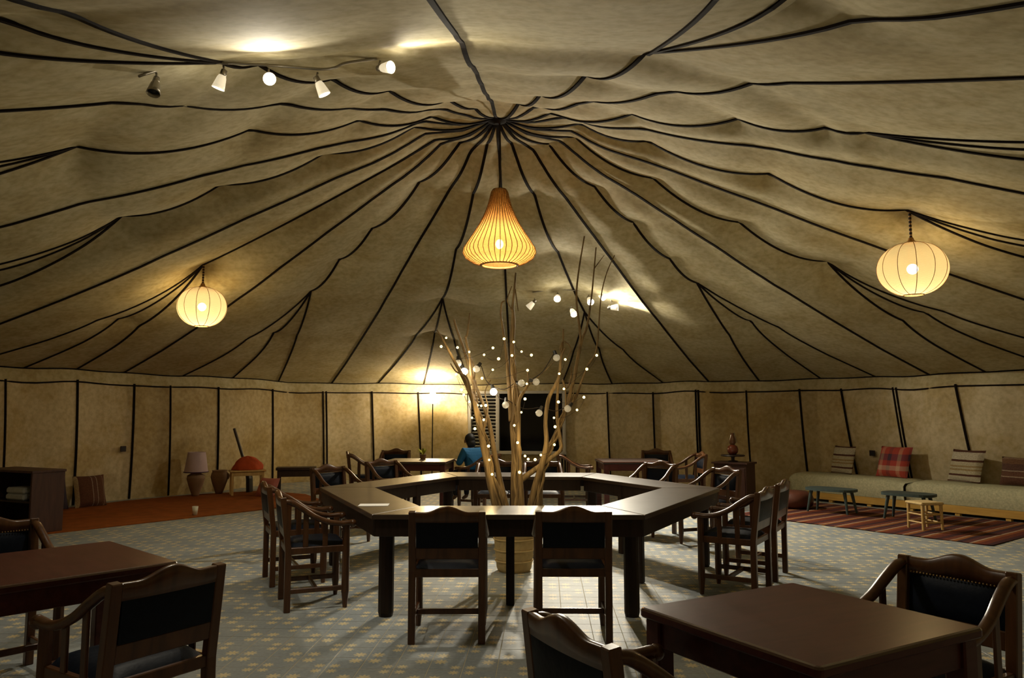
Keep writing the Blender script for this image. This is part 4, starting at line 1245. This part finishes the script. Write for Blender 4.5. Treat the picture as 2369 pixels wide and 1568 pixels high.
# ------------------------------------------------------------------ left side
M_ORUG = plain('orange_carpet', (0.24, 0.068, 0.012), 0.95, 0.1, var=0.45, scale=5, bump=0.4)
poly = [(-6.35, 8.72), (-3.05, 12.88), (-3.75, 14.10), (-4.75, 14.75), (-5.75, 14.05), (-6.50, 13.05), (-6.95, 12.0), (-7.10, 10.6)]
n = len(poly)
cx = sum(p[0] for p in poly) / n; cy = sum(p[1] for p in poly) / n
mb = MB(); mb.prism([(p[0] - cx, p[1] - cy) for p in poly], 0.001, 0.014)
tag(mb.build('orange_carpet', M_ORUG, None, False, (cx, cy, 0)), 'plain burnt-orange carpet along the left wall', 'carpet')
cang = math.atan2(0.43, -0.9)          # front runs to the left
cv = Vector((0.43, 0.90, 0)); cl = Vector((-0.90, 0.43, 0))
fcorner = Vector((-5.82, 9.40, 0))
lc = thing('shelf_cabinet', 'dark open-fronted wooden cabinet at the left picture edge', 'cabinet', fcorner + cl * 0.50 + cv * 0.21 + Vector((0, 0, 0.014)), math.atan2(-cl.y, -cl.x))
Hc = 0.76
for sx in (-1, 1): MB().box((sx * 0.485, 0, Hc / 2), (0.03, 0.42, Hc)).build('side_panel', M_RED, lc)
MB().box((0, 0, Hc - 0.012), (1.02, 0.44, 0.03)).build('top', M_RED, lc)
MB().box((0, 0.20, Hc / 2), (0.95, 0.015, Hc - 0.03)).build('back_panel', M_DARK, lc)
for z_ in (0.05, 0.38): MB().box((0, 0, z_), (0.94, 0.40, 0.022)).build('shelf', M_DARK, lc)
M_CLOTHW = plain('folded_cloth', (0.40, 0.40, 0.36), 0.95, var=0.25, scale=14, bump=0.3)
cq = lc.location + Vector((0, 0, 0))
for k in range(2):
    o = MB().box((0, 0, 0), (0.36 - 0.02 * k, 0.24, 0.075), None, 0.02).build('folded_cloth', M_CLOTHW, None, False, cq + cl * -0.12 - cv * 0.06 + Vector((0, 0, 0.432 + 0.078 * k)), lc.rotation_euler.z + 0.03 * k)
    tag(o, ('lower' if k == 0 else 'upper') + ' of two pale folded cloths in the left cabinet', 'cloth', 'folded cloths in the cabinet')
wl = R_(60)
cushion('striped_cushion', 'brown cushion with upright stripes leaning on the left wall', M_BRSTRX, (-6.60, 12.20, 0.015), R_(58), 0.50, 0.50, 0.15, 16)
cushion('dark_cushion', 'dark cushion leaning on the wall behind the striped one', plain('dark_fabric', (0.03, 0.02, 0.035), 0.9), (-6.90, 11.72, 0.015), R_(64), 0.46, 0.56, 0.12, 14)
cp = MB().lathe([(0.001, 0.0), (0.030, 0.0), (0.043, 0.125), (0.040, 0.125), (0.028, 0.006), (0.001, 0.006)], 18).build('paper_cup', plain('cup_paper', (0.70, 0.66, 0.52), 0.7), None, True, (-4.57, 11.22, 0.015))
tag(cp, 'small white paper cup standing on the orange carpet', 'cup')
tla = thing('table_lamp', 'unlit lamp with pale pink shade on a clay pot base by the left wall', 'lamp', (-5.63, 13.80, 0.015))
MB().lathe([(0.001, 0.0), (0.06, 0.0), (0.07, 0.04), (0.12, 0.18), (0.155, 0.30), (0.145, 0.36), (0.06, 0.41), (0.04, 0.46)], 22).build('base', M_CLAY, tla, smooth=True)
MB().lathe([(0.205, 0.42), (0.195, 0.47), (0.150, 0.77), (0.147, 0.77), (0.19, 0.47), (0.20, 0.42)], 24).build('lamp_shade', plain('pink_shade', (0.48, 0.37, 0.40), 0.9, var=0.15), tla, smooth=True)
MB().tube([(0.205 * math.cos(2 * PI * k / 24), 0.205 * math.sin(2 * PI * k / 24), 0.42) for k in range(25)], 0.009, 5, False).build('trim', plain('purple_trim', (0.06, 0.025, 0.07), 0.9), tla)
cpot = thing('clay_pot', 'round brown clay pot beside the unlit pink-shaded lamp', 'pot', (-5.36, 14.20, 0.015))
MB().lathe([(0.001, 0.0), (0.06, 0.0), (0.08, 0.06), (0.13, 0.20), (0.155, 0.30), (0.14, 0.37), (0.125, 0.40), (0.14, 0.42), (0.125, 0.42), (0.10, 0.36), (0.001, 0.30)], 22).build('body', M_CLAY, cpot, smooth=True)
MB().tube([(0.125, 0, 0.38), (0.175, 0, 0.33), (0.155, 0, 0.26)], 0.014, 6, True, 1, 4).build('handle', M_CLAY, cpot)
st = thing('leaning_broom', 'dark long-handled broom leaning against the left wall by the pots', 'broom', (-5.02, 14.42, 0.017))
MB().tube([(0.04, 0.10, 0.42), (-0.24, 0.16, 1.17)], [0.032, 0.026], 8).build('handle', M_DARK, st)
MB().tube([(0.12, 0.07, 0.0), (0.11, 0.07, 0.24), (0.07, 0.09, 0.46), (0.03, 0.10, 0.56)], [0.12, 0.12, 0.11, 0.035], 10, True, 0.45).build('head', M_BLACK, st)
bs = thing('wooden_bench', 'pale wooden bench carrying the orange bundle at the left wall', 'bench', (-4.80, 14.04, 0.015), R_(25))
MB().box((0, 0, 0.425), (0.62, 0.34, 0.03)).build('seat', M_PINE, bs)
for sy in (-1, 1): MB().box((0, sy * 0.14, 0.375), (0.54, 0.02, 0.07)).build('apron', M_PINE, bs)
for sx in (-1, 1):
    for sy in (-1, 1): MB().box((sx * 0.26, sy * 0.13, 0.205), (0.045, 0.045, 0.41)).build('leg', M_PINE, bs)
ob = MB()
rows = []
for j in range(11):
    f = j / 10                      # slumped heap of cloth: flat underneath, folds on top
    rr_ = math.cos(f * PI / 2) ** 0.55 if f < 1 else 0.0
    rows.append([((0.27 * rr_) * math.cos(a) * (1 + 0.09 * math.sin(3 * a + 4 * f)), (0.165 * rr_) * math.sin(a) * (1 + 0.07 * math.sin(5 * a)), 0.25 * f * (1 + 0.10 * math.sin(2 * a + 1) * (1 - f)) + 0.012 * math.sin(7 * a + 9 * f) * f * (1 - f) * 4) for a in [2 * PI * k / 28 for k in range(29)]])
ob.grid(rows)
ob.f.append(tuple(range(28))[::-1])
tag(ob.build('orange_bundle', plain('orange_cloth', (0.42, 0.06, 0.010), 0.9, var=0.35, scale=9, bump=0.5), None, True, (-4.80, 14.04, 0.456), R_(25)), 'bright orange-red cloth bundle lying on the pale bench', 'bundle')
cushion('pink_cushion', 'pink cushion leaning against the pale bench near a chair back', plain('pink_fabric', (0.45, 0.15, 0.12), 0.9, var=0.2), (-4.36, 13.66, 0.015), R_(-20), 0.40, 0.36, 0.14, 30)
db = thing('dark_bench', 'low dark bench in the shadow behind the left armchairs', 'bench', (-4.05, 14.55, 0.015), R_(12))
MB().box((0, 0, 0.43), (0.72, 0.36, 0.05)).build('seat', M_DARK, db)
for sy in (-1, 1): MB().box((0, sy * 0.14, 0.345), (0.62, 0.025, 0.12)).build('apron', M_DARK, db)
for sx in (-1, 1):
    for sy in (-1, 1): MB().box((sx * 0.31, sy * 0.13, 0.205), (0.05, 0.05, 0.41)).build('leg', M_DARK, db)

# small plant on the back left table
pl = thing('flower_bunch', 'small yellow-green flower bunch on the back left table', 'flowers', (-1.42, 12.33, 0.751))
MB().lathe([(0.001, 0), (0.04, 0), (0.055, 0.07), (0.048, 0.07), (0.001, 0.06)], 14).build('pot', M_CLAY, pl)
lm = plain('yellow_green_leaf', (0.45, 0.48, 0.04), 0.6, var=0.3)
for k in range(14):
    a = k * 2.4; e = 0.03 + 0.045 * ((k * 7) % 5) / 5; h = 0.11 + 0.08 * ((k * 3) % 7) / 7
    tip = Vector((e * 1.8 * math.cos(a), e * 1.8 * math.sin(a), h)); s_ = Vector((-math.sin(a), math.cos(a), 0)) * 0.016
    b0 = Vector((0.01 * math.cos(a), 0.01 * math.sin(a), 0.06)); md = b0.lerp(tip, 0.55) + Vector((0, 0, 0.02))
    mb = MB(); mb.add([b0, md - s_, tip, md + s_, md + Vector((0, 0, 0.006))], [(0, 1, 4), (1, 2, 4), (2, 3, 4), (3, 0, 4), (3, 2, 1, 0)])
    mb.build('leaf', lm, pl)

# ------------------------------------------------------------------ seated person in blue
person = thing('person', 'seated person in a blue shirt with dark hair, back turned, at the back table', 'person', (-0.62, 12.04, 0.085), R_(34))
person.scale = (0.83, 0.83, 0.83)
def skin_mesh(name, J, E_, mat, root, sub=2):
    names = list(J); me = bpy.data.meshes.new(name)
    me.from_pydata([J[k][0] for k in names], [(names.index(a), names.index(b)) for a, b in E_], [])
    me.materials.append(mat)
    o = bpy.data.objects.new(name, me); COL.objects.link(o); o.parent = person
    o.modifiers.new('skin', 'SKIN')
    for i, k in enumerate(names):
        sv = me.skin_vertices[0].data[i]; sv.radius = J[k][1]; sv.use_root = (k == root)
    s = o.modifiers.new('sub', 'SUBSURF'); s.levels = sub; s.render_levels = sub
    return o
M_SKIN = plain('skin', (0.20, 0.10, 0.06), 0.55)
M_SHIRT = plain('blue_shirt', (0.010, 0.11, 0.26), 0.8, var=0.2, scale=6)
M_TROUS = plain('dark_trousers', (0.02, 0.02, 0.03), 0.85)
M_HAIR = plain('dark_hair', (0.006, 0.005, 0.004), 0.6)
# local +y is where the person faces; seat at 0.50
J = {'pelvis': ((0, -0.05, 0.60), (0.13, 0.10)), 'waist': ((0, -0.03, 0.74), (0.12, 0.09)), 'chest': ((0, 0.02, 0.90), (0.14, 0.10)), 'neck0': ((0, 0.05, 1.02), (0.06, 0.055)),
     'neck': ((0, 0.075, 1.07), (0.05, 0.05)), 'head0': ((0, 0.10, 1.12), (0.07, 0.08)), 'head1': ((0, 0.11, 1.19), (0.075, 0.09)), 'head2': ((0, 0.105, 1.235), (0.05, 0.06))}
Ed = [('pelvis', 'waist'), ('waist', 'chest'), ('chest', 'neck0'), ('neck0', 'neck'), ('neck', 'head0'), ('head0', 'head1'), ('head1', 'head2')]
for s, n_ in ((-1, 'l'), (1, 'r')):
    J.update({n_ + 'sh': ((s * 0.17, 0.01, 0.965), (0.06, 0.06)), n_ + 'el': ((s * 0.24, 0.08, 0.74), (0.042, 0.042)), n_ + 'wr': ((s * 0.15, 0.32, 0.775), (0.030, 0.030)), n_ + 'pa': ((s * 0.12, 0.39, 0.785), (0.035, 0.018)),
              n_ + 'hip': ((s * 0.095, 0.02, 0.575), (0.085, 0.08)), n_ + 'kn': ((s * 0.12, 0.42, 0.56), (0.06, 0.06)), n_ + 'an': ((s * 0.12, 0.40, 0.10), (0.04, 0.04)), n_ + 'to': ((s * 0.13, 0.56, 0.035), (0.04, 0.03))})
    Ed += [('chest', n_ + 'sh'), (n_ + 'sh', n_ + 'el'), (n_ + 'el', n_ + 'wr'), (n_ + 'wr', n_ + 'pa'), ('pelvis', n_ + 'hip'), (n_ + 'hip', n_ + 'kn'), (n_ + 'kn', n_ + 'an'), (n_ + 'an', n_ + 'to')]
    for f_ in range(4):
        b_ = (s * (0.12 + 0.022 * (f_ - 1.5)), 0.42, 0.785)
        J[n_ + 'f%d' % f_] = (b_, (0.010, 0.010)); J[n_ + 'g%d' % f_] = ((b_[0] * 0.97, 0.465 - 0.006 * abs(f_ - 1.5), 0.770), (0.008, 0.008))
        Ed += [(n_ + 'pa', n_ + 'f%d' % f_), (n_ + 'f%d' % f_, n_ + 'g%d' % f_)]
    J[n_ + 't0'] = ((s * 0.075, 0.375, 0.78), (0.011, 0.011)); J[n_ + 't1'] = ((s * 0.06, 0.42, 0.775), (0.009, 0.009))
    Ed += [(n_ + 'wr', n_ + 't0'), (n_ + 't0', n_ + 't1')]
skin_mesh('body', J, Ed, M_SKIN, 'pelvis')
JS = {k: (J[k][0], tuple(r * 1.24 + 0.014 for r in J[k][1])) for k in ('pelvis', 'waist', 'chest', 'lsh', 'rsh', 'lel', 'rel')}
JS['neck0'] = ((0, 0.045, 1.012), (0.085, 0.078))
for n_ in 'lr':
    a_, b_ = Vector(J[n_ + 'el'][0]), Vector(J[n_ + 'wr'][0]); q_ = a_.lerp(b_, 0.35); JS[n_ + 'cuff'] = (tuple(q_), (0.048, 0.048))
skin_mesh('shirt', JS, [('pelvis', 'waist'), ('waist', 'chest'), ('chest', 'neck0')] + [e for n_ in 'lr' for e in (('chest', n_ + 'sh'), (n_ + 'sh', n_ + 'el'), (n_ + 'el', n_ + 'cuff'))], M_SHIRT, 'pelvis')
JT = {k: (J[k][0], tuple(r * 1.12 + 0.006 for r in J[k][1])) for k in ('pelvis', 'lhip', 'rhip', 'lkn', 'rkn', 'lan', 'ran')}
skin_mesh('trousers', JT, [e for n_ in 'lr' for e in (('pelvis', n_ + 'hip'), (n_ + 'hip', n_ + 'kn'), (n_ + 'kn', n_ + 'an'))], M_TROUS, 'pelvis')
hb = MB()
hb.ball((0, 0.085, 1.195), (0.098, 0.108, 0.105), 16, 12)
hb.ball((0, 0.03, 1.11), (0.085, 0.06, 0.09), 14, 10)
hb.build('hair', M_HAIR, person, smooth=True)
for s in (-1, 1):
    MB().ball((s * 0.092, 0.11, 1.15), (0.014, 0.026, 0.036), 8, 6).build('ear', M_SKIN, person, smooth=True)
    MB().ball((s * 0.032, 0.192, 1.165), (0.013, 0.008, 0.009), 8, 6).build('eye', M_WHITE, person, smooth=True)
MB().tube([(0, 0.190, 1.165), (0, 0.212, 1.125)], [0.008, 0.015], 8).build('nose', M_SKIN, person, smooth=True)
MB().ball((0, 0.188, 1.095), (0.025, 0.008, 0.007), 10, 6).build('mouth', plain('lips', (0.18, 0.06, 0.045), 0.5), person, smooth=True)

# the small glowing meshes are seen directly; the lamps' light objects do the lighting
for m in bpy.data.materials:
    if m.name.split('.')[0] in ('led', 'spot_bulb', 'warm_bulb', 'torch_bowl', 'torch_bulb', 'lit_festoon_bulb', 'clear_bulb', 'frosted_cup'):
        m.cycles.emission_sampling = 'NONE'
bpy.context.view_layer.update()
